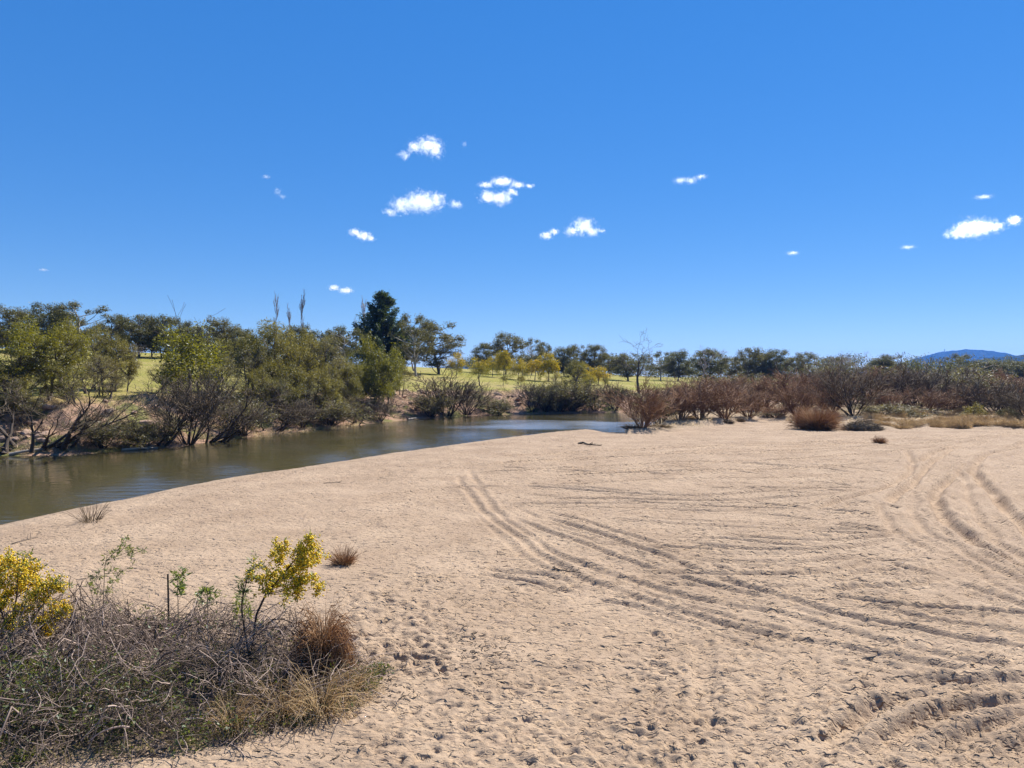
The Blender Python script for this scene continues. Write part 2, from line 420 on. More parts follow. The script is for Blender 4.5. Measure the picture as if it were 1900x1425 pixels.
# footprints and paw marks, thickest where people walked
def prints(n, pxr, pyr, size, depth, ang, spread=0.5):
    for _ in range(n):
        px = rng.uniform(*pxr); py = pyr[0] + (pyr[1] - pyr[0]) * rng.uniform() ** 0.8
        x, y = gpt(px, py); stamp(x, y, size * rng.uniform(.55, 1.35), depth * rng.uniform(.5, 1.3), ang + rng.normal() * spread, rng.uniform(.38, .62))
def stamp(x, y, L, dep, a, asp):
    w = window(x, y, L * 1.25)
    if w is None: return
    dx, dy = X[w] - x, Y[w] - y
    u = (dx * math.cos(a) + dy * math.sin(a)) / (L * 0.5); v = (-dx * math.sin(a) + dy * math.cos(a)) / (L * 0.5 * asp)
    q = np.sqrt(u * u + v * v)
    disp[w] += 0.72 * dep * (-np.exp(-q ** 3.0) + 0.45 * np.exp(-((q - 1.45) / 0.42) ** 2))
prints(1700, (640, 1300), (1050, 1430), 0.17, 0.024, 0.3)
prints(300, (640, 1300), (1050, 1430), 0.27, 0.034, 0.3)
prints(330, (640, 830), (1070, 1260), 0.30, 0.045, -0.5, .3)
prints(1500, (1200, 1920), (1120, 1430), 0.18, 0.028, 0.4)
prints(260, (1200, 1920), (1120, 1430), 0.28, 0.040, 0.4)
prints(1100, (900, 1700), (880, 1120), 0.27, 0.036, 0.2)
prints(600, (100, 900), (900, 1100), 0.22, 0.018, 0.2)
prints(1100, (700, 1900), (812, 900), 0.50, 0.055, 0.0, .25)
prints(260, (1650, 1920), (880, 1150), 0.28, 0.045, 0.8)
for _ in range(46):                                      # walked lines of steps
    px, py = rng.uniform(640, 1800), rng.uniform(900, 1400); x, y = gpt(px, py); a = rng.normal(0.5, 0.7)
    for k in range(rng.integers(8, 22)):
        s = (k % 2 - 0.5) * 0.22
        stamp(x - math.sin(a) * s, y + math.cos(a) * s, 0.26, 0.045, a, 0.45)
        x += math.cos(a) * 0.55; y += math.sin(a) * 0.55; a += rng.normal() * 0.1
Zs = Z + disp * rough_area * sstep(1.12, 0.9, -0 * X + np.where(zone['br'] < 1.0, 1.12, 0.9))
ZG = Zs

def zlook(x, y):
    """height of the finished ground mesh"""
    x = np.asarray(x, float); y = np.asarray(y, float); r = np.hypot(x, y); a = np.arctan2(x, y)
    i = np.clip(np.searchsorted(rr, r) - 1, 0, NR_ - 2); fi = np.clip((r - rr[i]) / (rr[i + 1] - rr[i]), 0, 1)
    q = np.clip((a - th[0]) / dth, 0, 468.999); j = q.astype(int); fj = q - j
    return (ZG[i, j] * (1 - fj) + ZG[i, j + 1] * fj) * (1 - fi) + (ZG[i + 1, j] * (1 - fj) + ZG[i + 1, j + 1] * fj) * fi
def hz(x, y): return float(zlook(np.array([x]), np.array([y]))[0])
_DS = np.concatenate([np.arange(8, 40, .05), np.arange(40, 160, .2)])
def ray_hit(px, py):
    xs = (px - 950) / FPX * _DS; k = np.argmax(CAM_Z - (py - HORIZON) / FPX * _DS <= zlook(xs, _DS)); return _DS[k]
idx = np.arange(NR_ * NT_).reshape(NR_, NT_)
nxt = np.roll(idx, -1, axis=1)
quads = np.stack([idx[:-1], nxt[:-1], nxt[1:], idx[1:]], -1)
near_v = (dn > df).ravel()
fq = quads.reshape(-1, 4)
is_near = near_v[fq].sum(1) >= 2
co = np.stack([X, Y, ZG], -1).reshape(-1, 3)
attrs = {
 'scrub': zone['scrub'], 'wet': (1 - sstep(0.15, 1.5, dn)) if True else 0, 'mud': sstep(0.5, 9, -dn),
 'litter': 1 - sstep(0.72, 1.0, zone['br']), 'bank': zone['rough'], 'fieldness': sstep(7, 13, df + 2.5 * fbm(X, Y, 0.15, 2)),
}
def sub_mesh(name, faces, mat):
    used = np.unique(faces); rem = np.full(len(co), -1, np.int64); rem[used] = np.arange(len(used))
    me = mesh_np(name, co[used], rem[faces][:, ::-1], mat, smooth=True)
    for k, a in attrs.items():
        at = me.attributes.new(k, 'FLOAT', 'POINT'); at.data.foreach_set('value', np.ascontiguousarray(a.ravel()[used], dtype=np.float32))
    return me

m = NT('sand')
sq = m.n('Mapping'); sq.inputs['Scale'].default_value = (0.75, 1.3, 1.0); m.t.links.new(m.pos(), sq.inputs[0])
n1 = m.noise(0.35, 4, 0.6); n2 = m.noise(9.0, 5, 0.7, sq.outputs[0]); n3 = m.noise(42.0, 4, 0.7, sq.outputs[0])
n4 = m.noise(2.1, 4, 0.6)
c = m.mix(m.ramp(n1, 0.35, 0.65), (0.312, 0.222, 0.146), (0.410, 0.300, 0.202))
c = m.mix(m.math('MULTIPLY', m.ramp(n4, 0.5, 0.72), 0.45), c, (0.30, 0.215, 0.155))
c = m.mix(m.math('MULTIPLY', m.ramp(n2, 0.35, 0.75), 0.5), c, (0.285, 0.193, 0.126))
c = m.mix(m.math('MULTIPLY', m.ramp(n3, 0.55, 0.75), 0.65), c, (0.19, 0.13, 0.088))
c = m.mix(m.math('MULTIPLY', m.ramp(m.noise(30.0, 2, 0.5), 0.70, 0.74), 0.8), c, (0.07, 0.052, 0.04))
dryg = m.mix(m.ramp(m.noise(0.9, 5, 0.65), 0.35, 0.68), (0.38, 0.28, 0.185), (0.24, 0.18, 0.115))
c = m.mix(m.math('MULTIPLY', m.attr('scrub'), m.ramp(m.noise(0.5, 4, 0.6), 0.28, 0.5)), c, dryg)
c = m.mix(m.attr('litter'), c, m.mix(m.ramp(n2, 0.4, 0.6), (0.075, 0.055, 0.042), (0.15, 0.11, 0.08)))
c = m.mix(m.math('MULTIPLY', m.attr('wet'), 0.75), c, (0.20, 0.125, 0.07))
c = m.mix(m.attr('mud'), c, (0.075, 0.055, 0.022))
churn = m.ramp(m.noise(0.22, 3, 0.5), 0.32, 0.55)
p1 = m.math('MULTIPLY', m.ramp(m.noise(4.6, 2, 0.5, sq.outputs[0]), 0.58, 0.68), m.math('MULTIPLY', churn, -0.055))
p2 = m.math('MULTIPLY', m.ramp(m.noise(11.0, 2, 0.5, sq.outputs[0]), 0.56, 0.68), -0.028)
h = m.math('ADD', m.math('ADD', p1, p2), m.math('ADD', m.math('MULTIPLY', n2, 0.03), m.math('MULTIPLY', n3, 0.010)))
M['sand'] = m.surf(m.principled(c, 0.95, m.bump(h, 1.0, 1.0), 0.1))

m = NT('paddock')
g1 = m.ramp(m.noise(0.045, 4, 0.6), 0.36, 0.64); g2 = m.noise(1.2, 4, 0.7); g3 = m.ramp(m.noise(0.16, 4, 0.6), 0.42, 0.62)
gr = m.mix(g1, (0.25, 0.225, 0.042), (0.34, 0.27, 0.105)); gr = m.mix(m.math('MULTIPLY', g3, 0.6), gr, (0.19, 0.195, 0.03))
gr = m.mix(m.math('MULTIPLY', m.ramp(g2, 0.5, 0.75), 0.6), gr, (0.13, 0.12, 0.035))
ea = m.mix(m.ramp(m.noise(0.6, 5, 0.65), 0.35, 0.65), (0.44, 0.275, 0.185), (0.26, 0.165, 0.11))
ea = m.mix(m.ramp(m.noise(0.28, 4, 0.6), 0.5, 0.6), ea, (0.17, 0.16, 0.055))
c = m.mix(m.attr('fieldness'), ea, gr)
c = m.mix(m.attr('mud'), c, c)
M['paddock'] = m.surf(m.principled(c, 0.95, m.bump(m.noise(3.0, 5, 0.7), 1.0, 0.25), 0.1))

tag(add('sand_bank', sub_mesh('sand_bank', fq[is_near], M['sand'])), 'pale tan sand bank marked by wheel ruts and footprints', None, None, 'structure')
tag(add('grass_field', sub_mesh('grass_field', fq[~is_near], M['paddock'])), 'eroded far bank rising to a green and straw paddock', None, None, 'structure')

# ------------------------------------------------------------------ river
m = NT('river_water')
pos = m.pos()
mp = m.n('Mapping'); mp.inputs['Scale'].default_value = (0.3, 1.0, 1.0); m.t.links.new(pos, mp.inputs['Vector'])
calm = m.noise(1.6, 3, 0.5, mp.outputs[0]); rip = m.noise(5.5, 3, 0.6, mp.outputs[0])
wm = m.n('Mapping'); wm.inputs['Location'].default_value = (-4.5 / 15, -88 / 13.0, 0); wm.inputs['Scale'].default_value = (1 / 15, 1 / 13.0, 0)
m.t.links.new(pos, wm.inputs[0]); wl = m.n('VectorMath', operation='LENGTH'); m.t.links.new(wm.outputs[0], wl.inputs[0])
wind = m.ramp(m.math('ADD', wl.outputs['Value'], m.math('MULTIPLY', m.noise(0.12, 3, 0.5, mp.outputs[0]), 1.2)), 1.5, 1.1)
patch = m.math('MULTIPLY', m.ramp(m.noise(0.11, 3, 0.5), 0.36, 0.60), 0.5)
edge_n = m.noise(0.8, 5, 0.65)
for cx, cy, ang, rx, ry in [(*gpt(300, 903, WATER), 25, 1.7, 5.5), (*gpt(190, 920, WATER), 29, 1.2, 5.0), (*gpt(425, 872, WATER), 21, 1.2, 6.0), (*gpt(610, 852, WATER), 14, 1.1, 7.0), (*gpt(735, 828, WATER), 9, 1.6, 9.0), (*gpt(690, 838, WATER), 11, .7, 7.0), (*gpt(870, 806, WATER), 3, 1.6, 8.0)]:
    sb = m.n('VectorMath', operation='SUBTRACT'); m.t.links.new(pos, sb.inputs[0]); sb.inputs[1].default_value = (cx, cy, WATER)     # cat's-paws of wind on the water
    ro = m.n('Mapping'); ro.inputs['Rotation'].default_value = (0, 0, R(-ang)); m.t.links.new(sb.outputs[0], ro.inputs[0])
    sk = m.n('Mapping'); sk.inputs['Scale'].default_value = (.45 / rx, .8 / ry, 0); m.t.links.new(ro.outputs[0], sk.inputs[0])
    ln = m.n('VectorMath', operation='LENGTH'); m.t.links.new(sk.outputs[0], ln.inputs[0])
    patch = m.math('MAXIMUM', patch, m.ramp(m.math('ADD', ln.outputs['Value'], m.math('MULTIPLY', edge_n, 1.3)), 1.9, 0.75))
h = m.math('ADD', m.math('MULTIPLY', calm, m.math('MULTIPLY_ADD', patch, 0.060, 0.012)), m.math('MULTIPLY', rip, m.math('ADD', m.math('MULTIPLY_ADD', wind, 0.020, 0.0016), m.math('MULTIPLY', patch, 0.004))))
bn = m.bump(h, 1.0, 1.0)
dif = m.n('BsdfDiffuse'); m.put(dif.inputs[0], (0.150, 0.128, 0.055))
trn = m.n('BsdfTransparent'); m.put(trn.inputs[0], (0.80, 0.55, 0.28))
body = m.n('MixShader'); body.inputs[0].default_value = 0.55
m.t.links.new(dif.outputs[0], body.inputs[1]); m.t.links.new(trn.outputs[0], body.inputs[2])
gl = m.n('BsdfGlossy'); m.t.links.new(m.math('ADD', m.math('MULTIPLY_ADD', wind, 0.11, 0.05), m.math('MULTIPLY', patch, 0.15)), gl.inputs['Roughness']); m.put(gl.inputs[0], (0.95, 0.95, 0.95)); m.t.links.new(bn, gl.inputs['Normal'])
fr = m.n('Fresnel'); fr.inputs[0].default_value = 1.7; m.t.links.new(bn, fr.inputs['Normal'])
mx = m.n('MixShader'); m.t.links.new(m.math('MULTIPLY', fr.outputs[0], 1.0, clamp=True), mx.inputs[0])
m.t.links.new(body.outputs[0], mx.inputs[1]); m.t.links.new(gl.outputs[0], mx.inputs[2])
M['water'] = m.surf(mx.outputs[0])
V = np.array([[-160, -120, WATER], [500, -120, WATER], [500, 215, WATER], [-160, 215, WATER]], float)
F = np.array([[0, 1, 2, 3]])
tag(add('river', mesh_np('river', V, F, M['water'])), 'still olive brown river reflecting trees and sky', None, None, 'structure')

# ------------------------------------------------------------------ far hills
def hill(name, D, prof, mat, depth, label):
    pxs = np.linspace(prof[0][0], prof[-1][0], 150)
    top = np.interp(pxs, [p[0] for p in prof], [p[1] for p in prof])
    zt = CAM_Z + (HORIZON - top) / FPX * D
    ks = np.linspace(-1, 1, 25); V = []
    for k in ks:
        dd = D + k * depth; x = (pxs - 950) / FPX * D
        hh = zt * (1 - abs(k) ** 1.6) * (1 - 0.12 * np.abs(fbm(x, x * 0 + dd, 0.006, 3))) + 5.0 * fbm(x, x * 0 + dd, 0.02, 3)
        V.append(np.c_[x, np.full(150, dd), hh - 2])
    V = np.concatenate(V); i = np.arange(25 * 150).reshape(25, 150)
    F = np.stack([i[:-1, :-1], i[:-1, 1:], i[1:, 1:], i[1:, :-1]], -1).reshape(-1, 4)
    return tag(add(name, mesh_np(name, V, F, mat, True)), label, None, None, 'structure')
m = NT('forested_hill')
c = m.mix(m.ramp(m.noise(0.012, 6, 0.7), 0.35, 0.65), (0.022, 0.030, 0.022), (0.06, 0.066, 0.04))
M['hill'] = m.surf(m.principled(c, 1.0, m.bump(m.noise(0.03, 5, 0.7), 1.0, 25.0), 0.0))
hill('mountain', 6200, [(1600, 705), (1660, 684), (1690, 672), (1720, 660), (1750, 652), (1775, 648), (1800, 647), (1830, 650), (1855, 656), (1900, 668), (1960, 690), (2000, 705)], M['hill'], 900, 'distant blue wooded mountain')
hill('hill', 3300, [(1690, 704), (1760, 684), (1800, 672), (1840, 664), (1870, 659), (1910, 655), (1990, 652), (2080, 668), (2200, 700)], M['hill'], 500, 'lower wooded ridge in front of the mountain')
hill('hill', 5200, [(740, 703), (820, 680), (860, 671), (890, 668), (930, 676), (1000, 703)], M['hill'], 600, 'faint blue ridge beyond the paddock')

# ------------------------------------------------------------------ plant builders
def grow(rng, out, tips, p, d, L, r, lvl, P):
    n = P['n'][lvl]; st = L / n; last = lvl == len(P['n']) - 1
    pts = [p]; rad = [r]; re = r * P.get('taper', .35)
    kids = [] if last else sorted(rng.uniform(P['s'][lvl], 1.0, P['k'][lvl]).tolist() + [1.0])
    up = np.array([0, 0, P['up'][lvl]])
    ki = 0
    for i in range(n):
        d = d + rng.normal(size=3) * P['w'][lvl] + up
        d = d / np.linalg.norm(d); p = p + d * st
        f = (i + 1) / n; rc = r + (re - r) * f
        pts.append(p); rad.append(rc)
        while ki < len(kids) and kids[ki] <= f + 1e-9:
            a = P['a'][lvl] * rng.uniform(.6, 1.3) * (0.5 if kids[ki] == 1.0 else 1)
            q = np.cross(d, rng.normal(size=3)); q /= np.linalg.norm(q) + 1e-9
            cd = d * math.cos(a) + q * math.sin(a)
            grow(rng, out, tips, p, cd, L * P['l'][lvl] * rng.uniform(.65, 1.2), rc * P.get('rk', .65), lvl + 1, P)
            ki += 1
    out.setdefault((lvl, n), []).append((pts, rad))
    if last: tips.append((p, d))
    elif lvl >= P.get('midtips', 9): tips.append((p, d))
def skel_mesh(out, levels, rmin=0.004, k=None):
    parts = []
    for (lvl, n), L in out.items():
        if lvl in levels:
            Pp = np.array([a for a, _ in L]); Rr = np.maximum(np.array([b for _, b in L]), rmin)
            parts.append(tubes(Pp, Rr, k or (5 if lvl == 0 else 3)))
    return join(parts)

class Proto:
    def __init__(s, parts):
        """parts: list of (name, V, F, material); measured so that instances can be fitted"""
        allv = np.concatenate([p[1] for p in parts])
        s.h = np.percentile(allv[:, 2], 99.7)
        lo = np.percentile(allv[:, 0], 1.5); hi = np.percentile(allv[:, 0], 98.5); s.w = hi - lo; s.cx = (lo + hi) / 2
        s.parts = [(n, mesh_np(n, V, F, mt)) for n, V, F, mt in parts]
    def place(s, name, loc, sx, sz, rot, label, cat, group=None):
        e = add(name, None, None, loc); e.empty_display_size = 0.3
        e.rotation_euler = (0, 0, rot); e.scale = (sx, sx, sz)
        for n, me in s.parts:
            add(n, me, e)
        return tag(e, label, cat, group)

def clump_tree(seed, H=10.0, W=6.0, base=.34, n=24, crx=.95, crz=.75, per=150, l=.30, w=.12, droop=.5, mat='euc', bark='bark', stems=1, shell=.5, twigs=3, trunk_r=.020, lean=.06, top=1.0):
    """forked trunk whose limbs each carry a clump of leaves; the clumps fill the outside of an uneven crown"""
    rng = np.random.default_rng(seed)
    forks = []
    limbs = []; lr = []
    for q in range(stems):
        t = np.linspace(0, 1, 7)[:, None]; e = np.array([rng.normal() * lean * H, rng.normal() * lean * H, H * .72])
        b = np.array([rng.normal() * .3, rng.normal() * .3, 0]) * (stems > 1)
        path = b + t * e + np.c_[rng.normal(size=(7, 2)), np.zeros(7)] * .018 * H * t; forks.append(path)
        limbs.append(path); lr.append(np.linspace(H * trunk_r / math.sqrt(stems), H * trunk_r * .25, 7))
    FK = np.concatenate(forks)
    zc = H * (base + (1 - base) * .45); rz = H * (1 - base) * .52
    C = []
    for k in range(n * 6):                                   # clumps kept apart so that sky shows between them
        u = norm(rng.normal(size=3)); u[2] = u[2] if u[2] > 0 else u[2] * .8
        c = np.array([0, 0, zc]) + u * rng.uniform(shell, 1.0) * np.array([W * .42, W * .42, rz]) * np.array([1, 1, top])
        c[:2] += FK[4, :2] * (c[2] / H)
        if all(np.linalg.norm((c - d_) / np.array([crx, crx, crz])) > .95 for d_ in C): C.append(c)
        if len(C) >= n: break
    pts = []; dirs = []
    for c in C:
        ok = FK[:, 2] < c[2] - .12 * H * rng.uniform(.3, 1.2); a = FK[ok][np.argmax(FK[ok][:, 2])] if ok.any() else FK[1]
        a = a + (rng.uniform(-.1, .05)) * np.array([0, 0, H]) * (a[2] > .3 * H)
        t = np.linspace(0, 1, 7)[:, None]; mid = (a + c) / 2 + np.array([(c - a)[0] * .18, (c - a)[1] * .18, -.02 * H]) + rng.normal(size=3) * .02 * H
        path = (1 - t) ** 2 * a + 2 * t * (1 - t) * mid + t * t * c
        limbs.append(path); lr.append(np.linspace(H * trunk_r * .36, .02, 7))
        for _ in range(twigs):
            d = norm(rng.normal(size=3) + np.array([0, 0, .3])); tw = path[rng.integers(4, 7)] + np.linspace(0, 1, 7)[:, None] * d * crx * rng.uniform(.6, 1.4)
            limbs.append(tw); lr.append(np.linspace(.025, .01, 7))
        k = rng.uniform(.65, 1.3); m_ = int(per * k * k)
        o = ball(rng, m_); o[:, 2] = np.where(o[:, 2] < 0, o[:, 2] * .55, o[:, 2])
        wob = 1 + .28 * np.sin(o @ rng.normal(size=3) * 4 + rng.uniform(0, 6))
        pts.append(c + o * np.array([crx, crx, crz]) * k * wob[:, None]); dirs.append(norm(rng.normal(size=(m_, 3)) * .8 + o * .7 + np.array([0, 0, -droop])))
    V, F = leaf_quads(rng, np.concatenate(pts), np.concatenate(dirs), l, w)
    tv, tf = tubes(np.array(limbs), np.array(lr), 4)
    return Proto([('trunk', tv, tf, M[bark]), ('crown', V, F, M[mat])])

def dome_tree(seed, H=5.0, W=4.0, mat='wattle', flowers=0.0, base=.18, clumps=46, per=70, lsz=0.17, cone=0.0, bark='bark'):
    """dense rounded crown built from leafy clumps, optionally in yellow blossom"""
    rng = np.random.default_rng(seed); out = {}; tips = []
    P = dict(n=[4, 4, 3], k=[5, 4, 0], s=[.25, .3, 0], a=[.6, .6, 0], l=[.75, .6, 0], up=[.05, .08, .05], w=[.08, .14, .2], rk=.6, taper=.4)
    grow(rng, out, tips, np.zeros(3), np.array([rng.normal() * .05, 0, 1.0]), H * .48, H * .022, 0, P)
    u = norm(rng.normal(size=(clumps, 3))); u[:, 2] = np.abs(u[:, 2]) * 1.0 - rng.uniform(0, 1.05, clumps)
    u = u * rng.uniform(.55, .97, (clumps, 1))
    zc = H * (base + (1 - base) * .46); rz = H * (1 - base) * .52
    C = np.c_[u[:, 0] * W * .46, u[:, 1] * W * .46, zc + u[:, 2] * rz]
    C[:, :2] *= (1 - cone * np.clip((C[:, 2] - H * base) / (H * (1 - base)), 0, 1))[:, None]
    idx = np.repeat(np.arange(clumps), per); rad = W * .15 * rng.uniform(.6, 1.3, clumps)
    o = ball(rng, len(idx)); o[:, 2] *= .8; pts = C[idx] + o * rad[idx][:, None]
    d = norm(rng.normal(size=pts.shape) + o * .8 + np.array([0, 0, .15]))
    V, F = leaf_quads(rng, pts, d, lsz, lsz * .42)
    tv, tf = skel_mesh(out, (0, 1, 2), 0.01)
    parts = [('trunk', tv, tf, M[bark]), ('crown', V, F, M[mat])]
    if flowers > 0:
        top = pts[:, 2] > H * (base + (1 - base) * (0.9 - 0.75 * flowers)) + rng.normal(size=len(pts)) * H * .14
        sel = pts[top & (rng.uniform(size=len(pts)) < .75)]
        sel = sel + norm(sel - np.array([0, 0, zc])) * lsz * .7
        V2, F2 = leaf_quads(rng, sel, norm(rng.normal(size=sel.shape)), lsz * .9, lsz * .55)
        parts.append(('blossom', V2, F2, M['blossom_far']))
    return Proto(parts)

def conifer(seed, H=17.0):
    rng = np.random.default_rng(seed); limbs = []; leaf = []; dirs = []
    for i in range(150):
        f = rng.uniform(.06, .97); z0 = H * f; a = rng.uniform(0, 2 * math.pi); L = H * .27 * (1 - f) ** .95 * rng.uniform(.65, 1.25) + .25
        t = np.linspace(0, 1, 6)[:, None]; e = np.array([math.cos(a), math.sin(a), 0])
        path = np.array([0, 0, z0]) + e * L * t + np.array([0, 0, 1]) * (L * (0.3 * t + .75 * t ** 2.0)) + rng.normal(size=(6, 3)) * .08
        limbs.append(path)
        n = int(30 + 60 * L)
        s = rng.uniform(.2, 1, n); q = np.stack([np.interp(s, t[:, 0], path[:, c]) for c in range(3)], 1)
        leaf.append(q + rng.normal(size=(n, 3)) * np.array([.17, .17, .2])); dirs.append(norm(e * .6 + np.array([0, 0, .9]) + rng.normal(size=(n, 3)) * .6))
    V, F = leaf_quads(rng, np.concatenate(leaf), np.concatenate(dirs), .42, .13)
    lv = tubes(np.array(limbs), np.linspace(.07, .015, 6)[None].repeat(150, 0))
    tr = tubes(np.array([[[0, 0, z] for z in np.linspace(0, H, 8)]]), np.linspace(.38, .03, 8)[None], 6)
    tv, tf = join([tr, lv])
    return Proto([('trunk', tv, tf, M['dark_bark']), ('crown', V, F, M['conifer'])])

def poplar(seed, H=20.0):
    rng = np.random.default_rng(seed); out = {}; tips = []
    P = dict(n=[8, 6, 4], k=[22, 9, 0], s=[.18, .15, 0], a=[.30, .26, 0], l=[.22, .34, 0], up=[.0, .20, .18], w=[.02, .06, .09], rk=.5, taper=.2)
    grow(rng, out, tips, np.zeros(3), np.array([0, 0, 1.0]), H, H * .011, 0, P)
    tv, tf = skel_mesh(out, (0,), .02); bv, bf = skel_mesh(out, (1, 2), .034)
    return Proto([('trunk', tv, tf, M['lilac_twig']), ('twigs', bv, bf, M['lilac_twig'])])

def bare_tree(seed, H=9.0, mat='bark', spread=.6, k=(5, 5, 4), tw=.012):
    rng = np.random.default_rng(seed); out = {}; tips = []
    P = dict(n=[6, 5, 4, 3], k=[*k, 0], s=[.3, .2, .2, 0], a=[spread, .65, .7, 0], l=[.62, .55, .5, 0], up=[.03, .07, .05, .02], w=[.1, .14, .18, .2], rk=.58, taper=.35)
    grow(rng, out, tips, np.zeros(3), norm(np.array([rng.normal() * .1, 0, 1.0])), H * .52, H * .019, 0, P)
    tv, tf = skel_mesh(out, (0, 1), .02); bv, bf = skel_mesh(out, (2, 3), tw)
    return Proto([('trunk', tv, tf, M[mat]), ('twigs', bv, bf, M[mat])])

def bare_shrub(seed, H=4.0, stems=16, mat='red_twig', lean=.55, k=(7, 6), tw=.015, up=.05, leaves=0.0, leafmat='grey_olive', base=.25, stem_r=.011):
    """many-stemmed leafless shrub; a few leaves if asked for"""
    rng = np.random.default_rng(seed); out = {}; tips = []
    for s in range(stems):
        a = rng.uniform(0, 2 * math.pi); q = lean * rng.uniform(.1, 1.25)
        P = dict(n=[6, 5, 3], k=[*k, 0], s=[.22, .2, 0], a=[.5, .55, 0], l=[.52, .5, 0], up=[up, .05, .03], w=[.10, .14, .18], rk=.6, taper=.35, midtips=1)
        grow(rng, out, tips, np.array([math.cos(a) * base, math.sin(a) * base, -.05]) * rng.uniform(.2, 1), norm(np.array([math.cos(a) * q, math.sin(a) * q, 1.0])), H * rng.uniform(.5, .85), H * stem_r * rng.uniform(.6, 1.3), 0, P)
    sv, sf = skel_mesh(out, (0,), .016, 4); bv, bf = skel_mesh(out, (1, 2), tw)
    parts = [('stems', sv, sf, M['dark_bark'] if mat == 'dry_twig' else M[mat]), ('twigs', bv, bf, M[mat])]
    if leaves > 0:
        T = np.array([t[0] for t in tips]); idx = np.repeat(np.arange(len(T)), int(12 * leaves))
        pts = T[idx] + rng.normal(size=(len(idx), 3)) * H * .035
        V, F = leaf_quads(rng, pts, norm(rng.normal(size=pts.shape) + np.array([0, 0, -.2])), .2, .08)
        parts.append(('leaves', V, F, M[leafmat]))
    return Proto(parts)

def leaning_willow(seed, H=8.0, lean=(0.75, 0, 1.0), mat='dry_twig', stems=7, fan=.55):
    """dark stems thrown out from one stump over the water"""
    rng = np.random.default_rng(seed); out = {}; tips = []
    for s in range(stems):
        d = norm(np.array(lean) * np.array([rng.uniform(.1, 1.5), 1, 1]) + rng.normal(size=3) * np.array([fan * .5, fan, .12]))
        P = dict(n=[8, 6, 4, 3], k=[4, 4, 4, 0], s=[.35, .25, .2, 0], a=[.45, .55, .6, 0], l=[.55, .5, .5, 0], up=[.05, .10, .08, .02], w=[.09, .13, .18, .2], rk=.6, taper=.35)
        grow(rng, out, tips, rng.normal(size=3) * np.array([.35, .35, .1]), d, H * rng.uniform(.5, .8), H * .019 * rng.uniform(.6, 1.2), 0, P)
    sv, sf = skel_mesh(out, (0, 1), .02, 4); bv, bf = skel_mesh(out, (2, 3), .011)
    return Proto([('stems', sv, sf, M['dark_bark']), ('twigs', bv, bf, M[mat])])

def blades(rng, n, R0, H, lean=.5, droop=.8, r=.004, m=5, up=1.0, dr0=.4):
    a = rng.uniform(0, 2 * math.pi, n); rad = R0 * np.sqrt(rng.uniform(0, 1, n))
    p0 = np.c_[np.cos(a) * rad, np.sin(a) * rad, np.zeros(n)]
    az = a + rng.normal(size=n) * .7; L = H * rng.uniform(.5, 1.25, n); th0 = lean * (.25 + rad / R0) * rng.uniform(.5, 1.4, n)
    t = np.linspace(0, 1, m); P = np.zeros((n, m, 3)); P[:, 0] = p0
    for i in range(1, m):
        ang = th0 + droop * t[i] ** 1.5 * rng.uniform(.6, 1.4, n) * (dr0 + rad / R0)
        st = L / (m - 1)
        P[:, i] = P[:, i - 1] + np.c_[np.cos(az) * np.sin(ang) * st, np.sin(az) * np.sin(ang) * st, np.cos(ang) * st * up]
    return P, r * np.linspace(1, .35, m)[None] * rng.uniform(.7, 1.3, (n, 1))
def tussock(seed, n, R0, H, mat, **k):
    rng = np.random.default_rng(seed); P, Rd = blades(rng, n, R0, H, **k)
    V, F = tubes(P, Rd, 3)
    return Proto([('blades', V, F, M[mat])])

# ------------------------------------------------------------------ placing
_cnt = random.Random(3)
def water_d(px): return float(np.interp(px, [0, 130, 230, 330, 440, 500, 640, 720, 860, 1000, 1160], [53.9, 54, 57.5, 60.6, 69.8, 73.8, 84, 95, 108.6, 115, 120]))
def put(proto, name, px, D, top, wpx, label, cat, group=None, base_py=None, sink=0.12, rot=None, scale_x=True):
    """stand a plant at distance D under picture column px, as tall and wide as it is in the photograph"""
    if base_py is not None:
        D = ray_hit(px, base_py)
    x = (px - 950) / FPX * D; z = hz(x, D) - sink
    h = CAM_Z - (top - HORIZON) / FPX * D - z
    sz = h / proto.h; sx = wpx / FPX * D / proto.w if wpx else sz
    r = _cnt.uniform(0, 6.283) if rot is None else rot
    return proto.place(name, (x, D, z), sx, sz, r, label, cat, group)

EU = [clump_tree(101, 9, 7.6, .14, 40, .78, .78, 330, .22, .09, shell=.4), clump_tree(102, 9, 7.2, .24, 30, .70, .68, 260, .22, .09), clump_tree(103, 9, 6.8, .08, 44, .74, .84, 330, .22, .09, shell=.35),
      clump_tree(104, 9, 7.6, .26, 26, .60, .55, 200, .22, .09, bark='pale_bark', shell=.6), clump_tree(105, 9, 7.6, .05, 44, .82, .78, 330, .22, .09, stems=2, shell=.35)]
SH = [clump_tree(201, 9, 6.6, .12, 36, .62, .95, 330, .22, .055, .6, 'olive'), clump_tree(202, 9, 6.6, .16, 32, .62, .9, 190, .22, .05, .5, 'grey_olive', twigs=7),
      clump_tree(203, 9, 6.8, .08, 38, .66, 1.0, 330, .22, .055, .5, 'olive', stems=2), clump_tree(204, 9, 6.4, .22, 26, .6, .9, 150, .22, .045, .5, 'grey_olive', twigs=9, stems=2),
      clump_tree(205, 9, 7.0, .02, 44, .66, 1.0, 300, .22, .055, .8, 'olive', stems=3, shell=.35)]
WEEP = [clump_tree(211, 9, 6.0, .06, 38, .58, 1.35, 380, .24, .055, 1.4, 'wattle', shell=.3), clump_tree(212, 9, 7.0, .18, 36, .74, .95, 360, .22, .06, .3, 'wattle', stems=2)]
DENSE = [dome_tree(301, 7, 5.2, 'wattle', 0, .12, 60, 80, .22, .35), dome_tree(302, 5, 4.4, 'wattle', .25, .2, 44, 70)]
